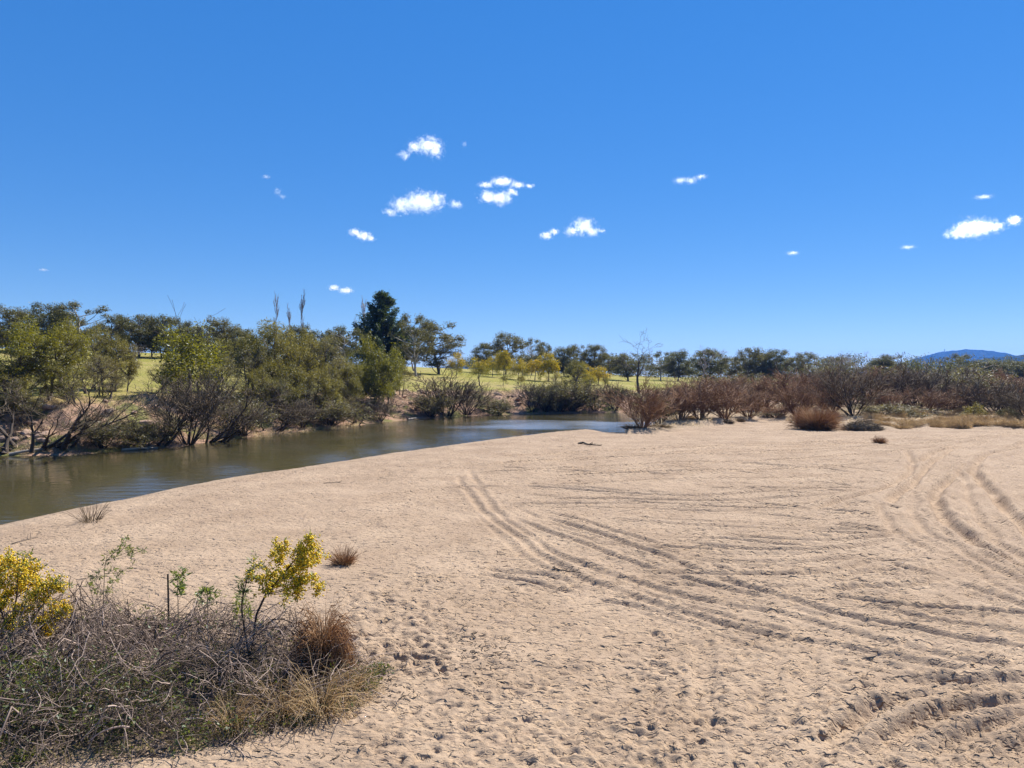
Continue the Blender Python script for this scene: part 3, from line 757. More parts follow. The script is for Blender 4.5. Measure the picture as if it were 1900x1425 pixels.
GOLD = [dome_tree(311, 5, 4.6, 'wattle', .75, .07, 50, 100), dome_tree(312, 5, 4.2, 'wattle', .95, .05, 48, 100), dome_tree(313, 4.5, 5.0, 'wattle', .55, .06, 50, 100)]
ROUND = [dome_tree(321, 2.6, 2.2, 'olive', 0, .14, 26, 70, .12), dome_tree(322, 3, 3.0, 'olive', 0, .05, 34, 70, .15), dome_tree(323, 3, 3.2, 'grey_olive', 0, .02, 34, 70, .15)]
CON = conifer(401)
POP = [poplar(411), poplar(412)]
DEAD = [bare_tree(421, 10), bare_tree(422, 9, 'lilac_twig', .5), bare_tree(423, 8, 'lilac_twig', .55)]
RED = [bare_shrub(s, mat='red_twig', stems=n, lean=l) for s, n, l in ((501, 20, .5), (502, 24, .7), (503, 17, .4), (504, 22, .9))]
DRY = [bare_shrub(s, mat='dry_twig', stems=n, lean=l, leaves=lv) for s, n, l, lv in ((511, 17, .6, 0), (512, 20, .8, .25), (513, 15, .5, 0), (514, 20, 1.0, .35))]
WIL = [leaning_willow(521), leaning_willow(522, lean=(.35, 0, 1.0), stems=8), leaning_willow(523, lean=(-.5, 0, 1.0), stems=6)]

T = 'tree'
# --- gums along the skyline of the left-hand rise
for v, px, D, top, w, lab in [
  (2, 10, 118, 568, 80, 'tall gum at the left edge of the photo, rear of the river trees'),
  (0, 82, 126, 562, 95, 'flat-topped dark gum second along the skyline from the left edge'),
  (3, 152, 128, 560, 92, 'open-crowned gum with bare pale limbs, highest of the left skyline'),
  (1, 208, 134, 584, 62, 'small gum on the skyline just left of the grassy gap'),
  (0, 258, 138, 584, 84, 'broad dark gum on the skyline above the grassy gap'),
  (4, 306, 140, 586, 74, 'dark gum on the skyline between grassy gap and bright green tree'),
  (2, 408, 142, 589, 66, 'blue-grey gum on the skyline right of the bright green tree'),
  (1, 368, 146, 602, 60, 'low gum peeping out behind the bright green tree'),
  (4, 452, 140, 612, 60, 'small gum on the skyline left of the bare poplars'),
  (3, 640, 150, 604, 72, 'gum on the skyline between the poplars and dark conifer'),
  (1, 590, 140, 612, 64, 'thin brownish gum right of the tallest poplar'),
  (3, 772, 158, 583, 72, 'sparse tufted gum touching the dark conifer'),
  (0, 815, 172, 597, 88, 'large round-headed gum right of the dark conifer'),
  (2, 745, 176, 612, 70, 'dark gum tucked under the conifer on its right side'),
  (4, 898, 205, 637, 44, 'small grey gum left of the taller paddock gum'),
  (0, 938, 198, 619, 60, 'tallest gum behind the golden wattles in the paddock'),
  (3, 986, 205, 628, 44, 'thin twiggy gum just right of the tallest paddock gum'),
  (1, 1008, 214, 636, 30, 'narrow leaning gum above the golden wattles'),
  (2, 1047, 212, 642, 40, 'first dark gum of the far row right of the golden wattles'),
  (0, 1072, 216, 640, 36, 'second dark gum of the far row right of the golden wattles'),
  (4, 1102, 214, 640, 50, 'broad dark gum of the far row left of the dead tree'),
  (1, 1132, 220, 654, 36, 'low gum of the far row left of the dead tree'),
  (0, 1166, 200, 656, 52, 'rounded gum close behind the dead tree'),
  (3, 1226, 226, 652, 48, 'first gum of the far row right of the dead tree'),
  (2, 1258, 228, 650, 50, 'second gum of the far row right of the dead tree'),
  (4, 1312, 222, 648, 72, 'broad gum of the far row with bare twigs over it'),
  (1, 1352, 232, 664, 46, 'low gum in the dip of the far row, above red shrubs'),
  (0, 1388, 226, 645, 52, 'highest gum of the far row above the red shrubs'),
  (2, 1418, 230, 652, 40, 'dark gum right of the highest of the far row'),
  (0, 1448, 230, 648, 50, 'gum of the far row above the sand inlet'),
  (1, 1482, 230, 653, 50, 'open gum of the far row left of the pale bare trees'),
  (4, 1545, 236, 662, 56, 'gum amid the pale bare trees of the far row'),
  (1, 1628, 240, 667, 46, 'left of two gums standing left of the mountain'),
  (0, 1656, 238, 658, 50, 'right of two gums standing left of the mountain'),
  (3, 1782, 236, 656, 44, 'lone gum standing out against the blue mountain'),
  (2, 1832, 250, 668, 60, 'low gum below the right shoulder of the mountain'),
  (4, 1880, 252, 670, 66, 'low gum at the right edge of the photo below the ridge'),
  (2, 48, 130, 574, 60, 'gum on the skyline between the edge gum and the flat-topped one'),
  (4, 118, 134, 576, 64, 'gum on the skyline behind the highest open-crowned one'),
  (0, 232, 142, 592, 50, 'low rounded gum at the left end of the grassy gap skyline'),
  (2, 282, 144, 588, 56, 'rounded gum in the middle of the grassy gap skyline'),
  (0, 336, 146, 596, 56, 'gum on the skyline touching the bright green tree'),
  (2, 430, 148, 604, 52, 'gum between the blue-grey gum and the poplars'),
  (4, 560, 150, 604, 60, 'dark gum at the foot of the tallest poplar'),
  (0, 616, 152, 612, 56, 'gum left of the one between poplars and conifer'),
]: put(EU[v], 'gum_tree', px, D, top, w * (.84 if px < 700 else 1), lab, T, 'gums along the skyline')

# --- trees on the far river bank
for k, v, px, D, top, w, lab in [
  (WEEP, 1, 22, 66, 588, 140, 'yellow-green river tree filling the left edge of the photo'),
  (WEEP, 1, 96, 72, 590, 118, 'tall yellow-green river tree second from the left edge'),
  (SH, 1, 160, 84, 628, 100, 'thin grey river tree above the leaning dark willow'),
  (SH, 3, 62, 68, 640, 80, 'slim grey-trunked river tree in front of the yellow-green pair'),
  (SH, 0, 214, 92, 622, 64, 'small dark olive tree at the left side of the grassy gap'),
  (SH, 3, 196, 80, 656, 70, 'grey wispy tree between willow and grassy gap'),
  (SH, 1, 300, 98, 668, 50, 'grey bush-like tree at the right side of the grassy gap'),
  (SH, 2, 398, 100, 628, 74, 'olive tree right behind the bright green tree'),
  (SH, 3, 446, 92, 640, 92, 'grey-olive tree left of the dark she-oaks, with a pale trunk'),
  (SH, 2, 500, 98, 596, 120, 'big round-topped olive tree under the first poplar'),
  (SH, 4, 552, 90, 622, 92, 'dark drooping river tree under the tallest poplar'),
  (SH, 1, 600, 100, 622, 92, 'greyish river tree right of the drooping dark one'),
  (SH, 0, 632, 104, 660, 60, 'slim olive tree with a bare lower trunk beside the grass'),
  (SH, 4, 470, 84, 680, 80, 'low olive tree in front of the round-topped one'),
  (WEEP, 0, 690, 104, 622, 100, 'weeping yellow-green river tree in front of the conifer'),
  (WEEP, 0, 660, 108, 655, 60, 'smaller weeping tree left of the one before the conifer'),
  (SH, 3, 742, 118, 690, 48, 'small spindly olive tree right of the weeping tree'),
  (SH, 0, 1068, 128, 664, 54, 'upright olive tree right of the big golden wattle'),
  (SH, 1, 1040, 122, 692, 50, 'grey-green tree at the far end of the river'),
  (SH, 4, 128, 70, 672, 90, 'low olive tree between the yellow-green pair and the willow'),
  (SH, 2, 8, 60, 670, 100, 'low olive tree in front of the yellow-green one at the left edge'),
  (SH, 0, 176, 96, 600, 70, 'olive tree under the open-crowned skyline gum'),
  (SH, 1, 236, 104, 640, 46, 'thin grey tree at the left lip of the grassy gap'),
  (SH, 4, 330, 96, 650, 60, 'olive tree showing left of the bright green tree'),
  (SH, 1, 418, 82, 672, 90, 'grey-olive low tree right of the bright green tree'),
  (SH, 0, 470, 102, 616, 84, 'olive tree left of the big round-topped one'),
  (SH, 4, 528, 84, 664, 90, 'dark low tree under the two left poplars'),
  (SH, 0, 572, 100, 610, 84, 'olive tree right below the tallest poplar'),
  (SH, 4, 590, 92, 676, 84, 'low spreading olive tree with grass beyond it'),
  (SH, 2, 640, 100, 676, 74, 'low olive tree left of the weeping tree'),
  (WEEP, 1, 716, 110, 650, 64, 'bushy yellow-green tree at the right flank of the weeping tree'),
  (SH, 3, 380, 84, 690, 70, 'spindly grey tree below the bright green one'),
  (SH, 3, 556, 80, 706, 70, 'spindly low tree behind the gravel spit'),
  (SH, 1, 40, 64, 702, 90, 'low grey tree behind the thicket at the left edge'),
  (SH, 1, 205, 78, 690, 64, 'low grey tree just left of the grassy gap'),
  (SH, 1, 330, 84, 704, 60, 'low grey tree just right of the grassy gap'),
  (SH, 1, 500, 84, 700, 80, 'low grey tree above the shaded willow'),
  (SH, 1, 640, 96, 716, 60, 'low grey tree left of the trunks of the weeping tree'),
]: put(k[v], 'river_tree', px, water_d(px) + min(18, max(4.5, (D - water_d(px)) * .5)), top, w * .85, lab, T, 'trees on the far bank')
put(DENSE[0], 'bright_green_tree', 352, 74, 594, 104, 'dense bright green tree, yellowish on its sunny side', T)
put(CON, 'conifer_tree', 709, 166, 544, 104, 'tall dark green conifer with upswept branches', T)
for v, px, top, w, lab in [(0, 511, 543, 20, 'leftmost bare poplar over the river trees'), (1, 537, 564, 14, 'shortest bare poplar, between the two taller ones'), (1, 561, 538, 28, 'tallest bare poplar with a forked top'),
                           (0, 674, 552, 24, 'bare poplar against the left side of the conifer'), (1, 661, 588, 15, 'little bare poplar left of the conifer')]:
    put(POP[v], 'poplar_tree', px, 182 - v * 6, top, None, lab, T, 'bare poplars')

# --- golden wattles and shrubs in the paddock
for k, v, px, D, top, w, lab in [
  (DENSE, 1, 890, 136, 664, 42, 'lone green wattle with a clear trunk at the paddock edge'),
  (GOLD, 2, 846, 160, 655, 34, 'wattle with one yellow side, under the round-headed gum'),
  (GOLD, 0, 934, 172, 650, 32, 'tall golden wattle below the tallest paddock gum'),
  (GOLD, 2, 914, 176, 662, 30, 'golden wattle joined to the tall one on its left'),
  (GOLD, 2, 961, 166, 666, 36, 'squat golden wattle in the middle of the row'),
  (GOLD, 0, 992, 168, 667, 34, 'golden wattle left of the brightest one'),
  (GOLD, 1, 1018, 166, 653, 36, 'brightest and largest golden wattle of the paddock'),
  (GOLD, 1, 1084, 160, 675, 24, 'narrow golden wattle right of the upright olive tree'),
  (GOLD, 1, 1110, 156, 680, 38, 'golden wattle nearest the dead tree'),
  (GOLD, 2, 1094, 150, 692, 26, 'small half-green wattle left of the one by the dead tree'),
]: put(k[v], 'wattle_tree', px, D, top, w, lab, T, 'wattles in the paddock')
for v, px, top, w, D, lab in [(0, 934, 693, 17, 140, 'left of two small round shrubs on the grass'), (0, 966, 692, 17, 138, 'right of two small round shrubs on the grass'), (0, 1122, 696, 14, 142, 'small round shrub under the golden wattle by the dead tree'),
                              (0, 760, 690, 14, 150, 'tiny dark shrub on the grass right of the spindly tree'), (1, 740, 672, 40, 150, 'dark bush at the foot of the conifer'), (1, 716, 668, 46, 152, 'broad bush under the conifer, left of the dark one')]:
    put(ROUND[v], 'shrub', px, D, top, w, lab, 'shrub', 'shrubs on the grass')
put(DEAD[0], 'dead_tree', 1186, 132, 611, 82, 'tall dead leafless tree with forked dark trunk', T)
for v, px, top, w, D, lab in [(1, 1305, 640, 40, 210, 'bare twigs of a tree rising over the broad gum'), (2, 1562, 650, 52, 214, 'pale lilac bare tree left of its pair'), (1, 1598, 652, 50, 216, 'pale lilac bare tree right of its pair'),
                              (2, 1520, 658, 46, 214, 'faint bare tree left of the lilac pair'), (2, 1000, 626, 30, 212, 'bare twiggy tree behind the golden wattles'), (1, 768, 646, 50, 190, 'grey leafless tree in the gap right of the conifer'),
                              (1, 600, 690, 60, 112, 'grey leafless tree against the grass under the poplars'), (2, 255, 636, 40, 128, 'grey bare tree at the top of the grassy gap')]:
    put(DEAD[v], 'bare_tree', px, D, top, w, lab, T, 'leafless trees')

# --- dark leafless growth along the far waterline
for k, v, px, by, top, w, lab, rot in [
  (WIL, 0, 92, 834, 690, 230, 'big dark willow leaning out from its stump over the bank', 0.0),
  (WIL, 2, 20, 838, 720, 170, 'dark willow thicket at the left edge above the water', 0.3),
  (DRY, 1, 190, 832, 772, 90, 'low brown shrub between willow stump and fallen limbs', None),
  (WIL, 1, 300, 826, 690, 150, 'tangled dark willow below the bright green tree', 0.2),
  (DRY, 0, 350, 826, 690, 140, 'dense dry willow under the bright green tree', None),
  (WIL, 0, 396, 822, 705, 150, 'dark willow with long limbs sloping right to the water', 0.1),
  (DRY, 3, 262, 832, 778, 90, 'low grey brush with pale driftwood beside it', None),
  (DRY, 1, 452, 808, 735, 90, 'olive-brown shrub where the pale gravel spit begins', None),
  (WIL, 1, 512, 800, 735, 120, 'dark shaded willow above the gravel spit', None),
  (DRY, 2, 560, 792, 742, 90, 'brown shrub behind the gravel spit', None),
  (DRY, 3, 612, 790, 740, 110, 'wide dark shrub overhanging the end of the spit', None),
  (WIL, 1, 660, 786, 730, 120, 'dark tangled willow under the weeping tree', None),
  (DRY, 0, 705, 782, 735, 90, 'dark shrub at the water right of the weeping tree', None),
  (DRY, 2, 830, 772, 690, 100, 'bare fan-shaped shrub standing alone on the far bank', None),
  (DRY, 0, 866, 770, 705, 90, 'brown twiggy shrub joined to the fan-shaped one', None),
  (DRY, 1, 800, 774, 728, 70, 'low dark shrub left of the fan-shaped one', None),
  (DRY, 3, 926, 768, 738, 60, 'low dark brush below the two round shrubs', None),
  (DRY, 2, 988, 764, 704, 50, 'little bent bare tree at the far end of the river', None),
  (DRY, 1, 1012, 764, 708, 60, 'dark green-brown bush left of the far river end', None),
  (DRY, 3, 1062, 763, 706, 74, 'bushy olive shrub at the middle of the far river end', None),
  (DRY, 0, 1104, 762, 708, 66, 'brown shrub right of the far river end', None),
  (DRY, 2, 1142, 762, 706, 60, 'brown shrub against the reddish bush by the water', None),
  (DRY, 1, 1040, 764, 738, 60, 'low shaded brush at the far waterline', None),
]: put(k[v], 'bank_shrub', px, None, top, w, lab, 'shrub', 'leafless shrubs on the far bank', base_py=by, rot=rot)
for v, px, D, top, w, lab in [(1, 1010, 121, 710, 44, 'rounded olive bush at the far river end'), (2, 700, 106, 752, 60, 'grey-green bush on the earth bank under the weeping tree'), (2, 570, 92, 758, 50, 'grey-green bush above the gravel spit'),
                              (1, 1080, 124, 716, 44, 'olive bush left of the reddish shrubs'), (2, 660, 104, 720, 48, 'grey bush behind the tangled willow'), (1, 1150, 128, 716, 46, 'olive bush below the dead tree'),
                              (2, 130, 62, 800, 60, 'grey low bush beside the willow stump'), (1, 420, 78, 760, 60, 'olive bush behind the sloping willow')]:
    put(ROUND[v], 'leafy_bush', px, D, top, w, lab, 'bush', 'leafy bushes on the far bank')

# --- red-brown leafless scrub on the right
for k, v, px, D, top, w, lab in [
  (RED, 1, 1192, 70.5, 690, 110, 'red-brown shrub at the water, leftmost of the scrub'),
  (RED, 0, 1262, 80, 706, 80, 'red-brown shrub right of the one at the water'),
  (RED, 2, 1300, 82, 688, 96, 'tall red-brown shrub with upright stems by the sand inlet'),
  (RED, 1, 1345, 82, 694, 104, 'spreading red-brown shrub left of the sand inlet'),
  (RED, 3, 1390, 88, 704, 90, 'low red shrub at the tip of the sand inlet'),
  (DRY, 0, 1232, 92, 700, 70, 'dark shrub behind the red shrubs by the water'),
  (RED, 0, 1325, 98, 684, 90, 'second row red shrub behind the sand inlet, left'),
  (RED, 2, 1420, 104, 686, 96, 'brown shrub behind the head of the sand inlet'),
  (RED, 0, 1462, 100, 672, 100, 'dense brown shrub right of the head of the sand inlet'),
  (DRY, 2, 1500, 104, 668, 90, 'dark many-stemmed shrub above the round rusty bush'),
  (RED, 1, 1530, 96, 680, 90, 'brown shrub behind the round rusty bush'),
  (DRY, 0, 1584, 84, 668, 124, 'big fan of dark stems behind the debris heap'),
  (RED, 3, 1560, 108, 684, 100, 'red tinted shrub left of the big fan of stems'),
  (DRY, 2, 1640, 100, 676, 96, 'dark shrub right of the big fan of stems'),
  (RED, 0, 1672, 108, 678, 100, 'brown shrub left of the mountain foot'),
  (DRY, 0, 1704, 96, 680, 110, 'dark thicket above the pale dry grass'),
  (DRY, 2, 1742, 100, 660, 120, 'tallest dark shrub in front of the mountain'),
  (RED, 1, 1730, 90, 714, 84, 'low brown shrub at the rear of the dry grass'),
  (DRY, 1, 1790, 108, 684, 100, 'brown shrub right of the tallest before the mountain'),
  (RED, 2, 1800, 92, 710, 80, 'low brown shrub left of the pale green bush'),
  (DRY, 0, 1848, 88, 692, 124, 'big leafless shrub with a thick dark base by the right edge'),
  (RED, 0, 1886, 98, 690, 110, 'brown shrub cut by the right edge of the photo'),
  (DRY, 2, 1910, 82, 715, 90, 'dark shrub half outside the right edge'),
  (DRY, 3, 1640, 86, 742, 110, 'low grey tangle of dead limbs above the dry grass'),
  (RED, 3, 1440, 92, 735, 70, 'low brown shrub in the mouth of the sand inlet'),
  (DRY, 1, 1380, 110, 680, 84, 'greyish shrub behind the middle of the scrub'),
  (DRY, 1, 1610, 116, 672, 90, 'greyish shrub between the lilac trees and the scrub'),
  (RED, 2, 1830, 112, 682, 90, 'upright brown shrub under the right shoulder of the mountain'),
  (RED, 2, 1272, 104, 692, 70, 'upright reddish shrub beside the yellow-green field'),
  (DRY, 1, 1222, 84, 716, 60, 'dark low shrub between the water shrub and its right neighbour'),
  (RED, 3, 1248, 108, 690, 80, 'red shrub in the rear row below the yellow-green field'),
  (DRY, 3, 1300, 112, 682, 90, 'grey shrub in the rear row behind the tall red-brown one'),
  (RED, 0, 1352, 106, 680, 90, 'red-brown shrub in the rear row, left of the inlet head'),
  (DRY, 0, 1405, 116, 674, 90, 'dark shrub in the rear row above the inlet head'),
  (RED, 3, 1480, 90, 700, 90, 'spreading brown shrub left of the round rusty bush'),
  (DRY, 3, 1520, 112, 668, 90, 'grey-brown shrub in the rear row above the rusty bush'),
  (RED, 1, 1546, 88, 712, 70, 'low red shrub between rusty bush and big fan of stems'),
  (RED, 2, 1625, 108, 674, 90, 'upright brown shrub in the rear row right of the big fan'),
  (RED, 3, 1655, 92, 712, 90, 'low spreading brown shrub behind the grey tangle'),
  (DRY, 1, 1690, 114, 676, 100, 'brown shrub in the rear row at the mountain foot'),
  (RED, 3, 1765, 96, 706, 90, 'low spreading shrub right of the dark thicket'),
  (DRY, 3, 1815, 100, 690, 100, 'grey shrub behind the pale green bush'),
  (RED, 1, 1865, 106, 680, 100, 'brown shrub in the rear row near the right edge'),
  (DRY, 1, 1770, 118, 672, 100, 'dark shrub in the rear row below the mountain summit'),
]: put(k[v], 'scrub_shrub', px, D, top + (14 if px < 1480 else 6), w, lab, 'shrub', 'leafless scrub on the right')
for v, px, D, top, w, lab, mt in [(1, 1808, 84, 746, 36, 'pale green rounded bush in the dry grass', 0), (2, 1870, 82, 754, 40, 'olive grey bush right of the pale green one', 0), (2, 1425, 92, 762, 60, 'yellow-green low bush in the sand inlet', 0)]:
    put(ROUND[v], 'leafy_bush', px, D, top, w, lab, 'bush')

# --- tussocks on the sand
RUST = tussock(601, 2400, .24, .7, 'rust_grass', lean=.45, droop=1.6, r=.0055, m=8, dr0=.95)
RUST2 = tussock(602, 420, .10, .30, 'rust_grass', lean=.8, droop=.35, r=.006)
TAN = tussock(603, 500, .3, .42, 'tan_grass', lean=.8, droop=.9, r=.010)
BROWN = tussock(604, 460, .5, .55, 'brown_grass', lean=.7, droop=.7, r=.010)
SPARSE = tussock(605, 70, .22, .75, 'brown_grass', lean=.55, droop=.25, r=.008)
RBUSH = tussock(606, 2600, .9, 1.5, 'rust_grass', lean=.75, droop=.5, r=.012)
put(SPARSE, 'grass_tussock', 168, None, 926, None, 'sparse upright brown tussock close to the waterline', 'tussock', base_py=968)
put(RUST2, 'grass_tussock', 637, None, 1014, 48, 'small round rust-coloured tussock alone on the sand', 'tussock', base_py=1046)
put(RUST2, 'grass_tussock', 1632, None, 808, 24, 'tiny tan tussock alone far out on the sand', 'tussock', base_py=822)
put(RBUSH, 'rusty_bush', 1514, None, 752, 78, 'low rounded rust-brown bush at the edge of the sand', 'bush', base_py=796)
put(BROWN, 'grass_tussock', 1172, 69.0, 786, 40, 'brown tussock at the waterline under the leftmost red shrub', 'tussock')
put(BROWN, 'grass_tussock', 1222, 71.0, 786, 50, 'olive brown tussock at the right foot of the leftmost red shrub', 'tussock')
rs = random.Random(9)
labs = 'dry tan tussock at the front of the pale grass belt, next to the sand'
for i in range(84):
    px = rs.uniform(1612, 1915); D = rs.uniform(71.5, 90); py = HORIZON + CAM_Z * FPX / D
    p = TAN
    put(p, 'grass_tussock', px, D, py - rs.uniform(11, 22), rs.uniform(24, 46), 'dry tan tussock in the %s of the pale grass belt, %s' % ('front' if D < 79 else 'rear', 'beside the debris heap' if px < 1685 else 'below the dark thicket' if px < 1770 else 'near the pale green bush' if px < 1845 else 'at the right edge'), 'tussock', 'belt of dry tussocks')
for i in range(16):
    px = rs.uniform(1225, 1480); D = rs.uniform(78, 100)
    if abs(px - 1420) < 45 and D < 92: continue
    py = HORIZON + CAM_Z * FPX / D
    put([TAN, BROWN][i % 2], 'grass_tussock', px, D, py - rs.uniform(6, 12), rs.uniform(16, 30), 'low tussock at the feet of the red-brown scrub', 'tussock', 'tussocks under the scrub')

# ------------------------------------------------------------------ undergrowth and far wood (uncountable)
rng = np.random.default_rng(77)
def scatter_blades(pts, per, R0, H, mat, name, label, r=.012, lean=.7, droop=.6, m=3):
    parts = []
    P, Rd = blades(rng, per * len(pts), R0, H, lean=lean, droop=droop, r=r, m=m)
    sc_ = np.repeat(rng.uniform(.5, 1.4, len(pts)), per)[:, None, None]
    P = P * sc_ + np.repeat(pts, per, axis=0)[:, None, :]
    a = rng.uniform(0, 6.283, len(P)); V, F = ribbons(P, Rd * sc_[:, :, 0], np.c_[np.cos(a), np.sin(a), 0 * a])
    return tag(add(name, mesh_np(name, V, F, M[mat])), label, None, None, 'stuff')
def bank_points(n, dmin, dmax, pxr=(-60, 1180)):
    out = []
    while len(out) < n:
        px = rng.uniform(*pxr, 4000); D = rng.uniform(45, 150, 4000); x = (px - 950) / FPX * D
        z, zn = terrain(x, D); ok = (zn['df'] > dmin) & (zn['df'] < dmax)
        out += list(np.c_[x, D, z - .04][ok])
    return np.array(out[:n])
scatter_blades(bank_points(850, .1, 7), 16, .35, .75, 'dry_twig', 'undergrowth', 'dry brown undergrowth along the far waterline', .012, 1.0, .6)
scatter_blades(bank_points(700, .6, 11), 16, .3, .5, 'olive_grass', 'undergrowth', 'olive grass clumps on the eroded far bank', .012)
scatter_blades(bank_points(900, 3, 60), 10, .3, .4, 'tan_grass', 'undergrowth', 'straw grass clumps on the paddock', .012)
scatter_blades(bank_points(800, .8, 10), 14, .3, .45, 'tan_grass', 'undergrowth', 'straw grass clumps on the eroded far bank', .012)
scatter_blades(bank_points(260, -.2, .8, (470, 660)), 14, .25, .3, 'tan_grass', 'undergrowth', 'pale dry grass on the gravel spit', .012)
def scrub_points(n):
    px = rng.uniform(1180, 2000, n * 3); D = rng.uniform(72, 128, n * 3); x = (px - 950) / FPX * D
    z, zn = terrain(x, D); ok = (zn['scrub'] > .5) & (zn['dn'] > 1); return np.c_[x, D, z - .04][ok][:n]
scatter_blades(scrub_points(1500), 14, .4, .6, 'tan_grass', 'undergrowth', 'dry straw grass under the leafless scrub', .012, .9)
# a far wood behind the gums, read only as one mass
def far_wood(name, cols, label, mat='euc'):
    C = []
    for px, D, top, w in cols:
        x = (px - 950) / FPX * D; z0 = hz(x, D); zt = CAM_Z - (top - HORIZON) / FPX * D; W = w / FPX * D
        n = 12
        for _ in range(n):
            a = rng.uniform(0, 6.28); q = rng.uniform(0, .5); f = rng.uniform(.08, .92)
            C.append((x + math.cos(a) * W * q, D + math.sin(a) * W * q, z0 + (zt - z0) * f, W * .27))
    C = np.array(C); idx = np.repeat(np.arange(len(C)), 60); o = ball(rng, len(idx)); o[:, 2] *= .7
    pts = C[idx, :3] + o * C[idx, 3:4]
    V, F = leaf_quads(rng, pts, norm(rng.normal(size=pts.shape) + o), .6, .3)
    return tag(add(name, mesh_np(name, V, F, M[mat])), label, None, None, 'stuff')
far_wood('far_wood', [(px + rng.uniform(-8, 8), rng.uniform(250, 330), rng.uniform(656, 676), rng.uniform(34, 60)) for px in range(870, 1990, 11)], 'far dark wood behind the row of gums')
far_wood('far_wood', [(px + rng.uniform(-8, 8), rng.uniform(150, 185), rng.uniform(602, 626), rng.uniform(40, 66)) for px in list(range(-40, 235, 22)) + list(range(330, 690, 22))], 'wood on the rise behind the left skyline gums')

# ------------------------------------------------------------------ rocks and driftwood on the far bank
m = NT('bank_rock')
c = m.mix(m.ramp(m.noise(2.0, 5, 0.65), 0.35, 0.65), (0.46, 0.29, 0.20), (0.30, 0.19, 0.13))
c = m.mix(m.math('MULTIPLY', m.objrand(), 0.5), c, (0.30, 0.25, 0.21))
M['rock'] = m.surf(m.principled(c, 0.92, m.bump(m.noise(5.0, 5, .7), .8, .12), .15))
def rock_mesh(seed):
    r = np.random.default_rng(seed); import bmesh
    bm = bmesh.new(); bmesh.ops.create_icosphere(bm, subdivisions=2, radius=1.0)
    pl = norm(r.normal(size=(9, 3))); of = r.uniform(.55, .95, 9)
    for v in bm.verts:
        p = np.array(v.co)
        for q, o in zip(pl, of):
            e = p @ q - o
            if e > 0: p = p - q * e
        v.co = p * np.array([1.0, .85, .62])
    me = bpy.data.meshes.new('rock'); bm.to_mesh(me); bm.free(); me.materials.append(M['rock']); return me
ROCK = [rock_mesh(s) for s in range(5)]
for i in range(76):
    a = [(690, 790, 9), (170, 330, 9), (905, 985, 8), (560, 640, 8), (0, 110, 8)][i % 5]
    for _ in range(60):
        px = rs.uniform(a[0], a[1]); D = rs.uniform(52, 128); x = (px - 950) / FPX * D
        z, zn = terrain(np.array([x]), np.array([D]))
        if 1.2 < zn['df'][0] < a[2]: break
    else: continue
    s = rs.uniform(.22, .62)
    o = add('rock', ROCK[i % 5], None, (x, D, float(z[0]) + s * .12)); o.scale = (s * rs.uniform(.9, 1.6), s, s * rs.uniform(.7, 1.0)); o.rotation_euler = (rs.uniform(-.3, .3), rs.uniform(-.3, .3), rs.uniform(0, 6.28))
    tag(o, ['reddish rock on the bare earth between weeping tree and fan-shaped shrub', 'reddish rock on the earth below the grassy gap', 'reddish rock on the bank below the two round shrubs', 'reddish rock on the bank above the gravel spit', 'reddish rock on the bank left of the willow stump'][i % 5], 'rock', 'rocks on the far bank')
def limb(name, pts, r0, r1, mat, label, cat, forks=0, seed=0, group=None):
    rg = np.random.default_rng(seed); P = catmull(pts, 6); n = len(P)
    parts = [tubes(P[None], np.linspace(r0, r1, n)[None], 6)]
    for _ in range(forks):
        i = rg.integers(n // 3, n - 1); d = norm(P[i] - P[i - 1] + rg.normal(size=3) * .5 * np.linalg.norm(P[i] - P[i - 1])); L = np.linalg.norm(P[-1] - P[0]) * rg.uniform(.12, .3)
        q = P[i] + np.linspace(0, 1, 4)[:, None] * d * L; q[:, 2] += np.linspace(0, 1, 4) ** 2 * L * .2
        parts.append(tubes(q[None], np.linspace(r0 * .5, r1 * .6, 4)[None], 4))
    V, F = join(parts); return tag(add(name, mesh_np(name, V, F, M[mat], True)), label, cat, group)
def gz(px, py, dz=0.0):
    D = ray_hit(px, py); x = (px - 950) / FPX * D
    return np.array([x, D, hz(x, D) + dz])
limb('driftwood_log', [gz(225, 839, .1), gz(260, 837, .18), gz(292, 834, .12)], .13, .06, 'foam', 'pale driftwood log at the waterline under the low grey brush', 'log', 2, 1)
limb('driftwood_log', [gz(16, 846, .1), gz(50, 843, .2), gz(80, 838, .15)], .14, .07, 'foam', 'pale driftwood log at the waterline left of the willow stump', 'log', 2, 2)
limb('driftwood_log', [gz(757, 781, .15), gz(772, 779, .22), gz(785, 778, .15)], .13, .06, 'foam', 'pale driftwood log at the waterline left of the fan-shaped shrub', 'log', 2, 3)
limb('fallen_limb', [gz(300, 815, .3), gz(370, 800, .9), gz(440, 760, 2.2)], .12, .04, 'dark_bark', 'long dark fallen limb sloping up to the right of the willows', 'branch', 4, 4)
limb('burnt_branch', [gz(1074, 824, .03), gz(1082, 824, .10), gz(1090, 826, .06), gz(1112, 827, .02)], .09, .03, 'char', 'charred black branch lying near the tip of the sand bank', 'branch', 5, 5)

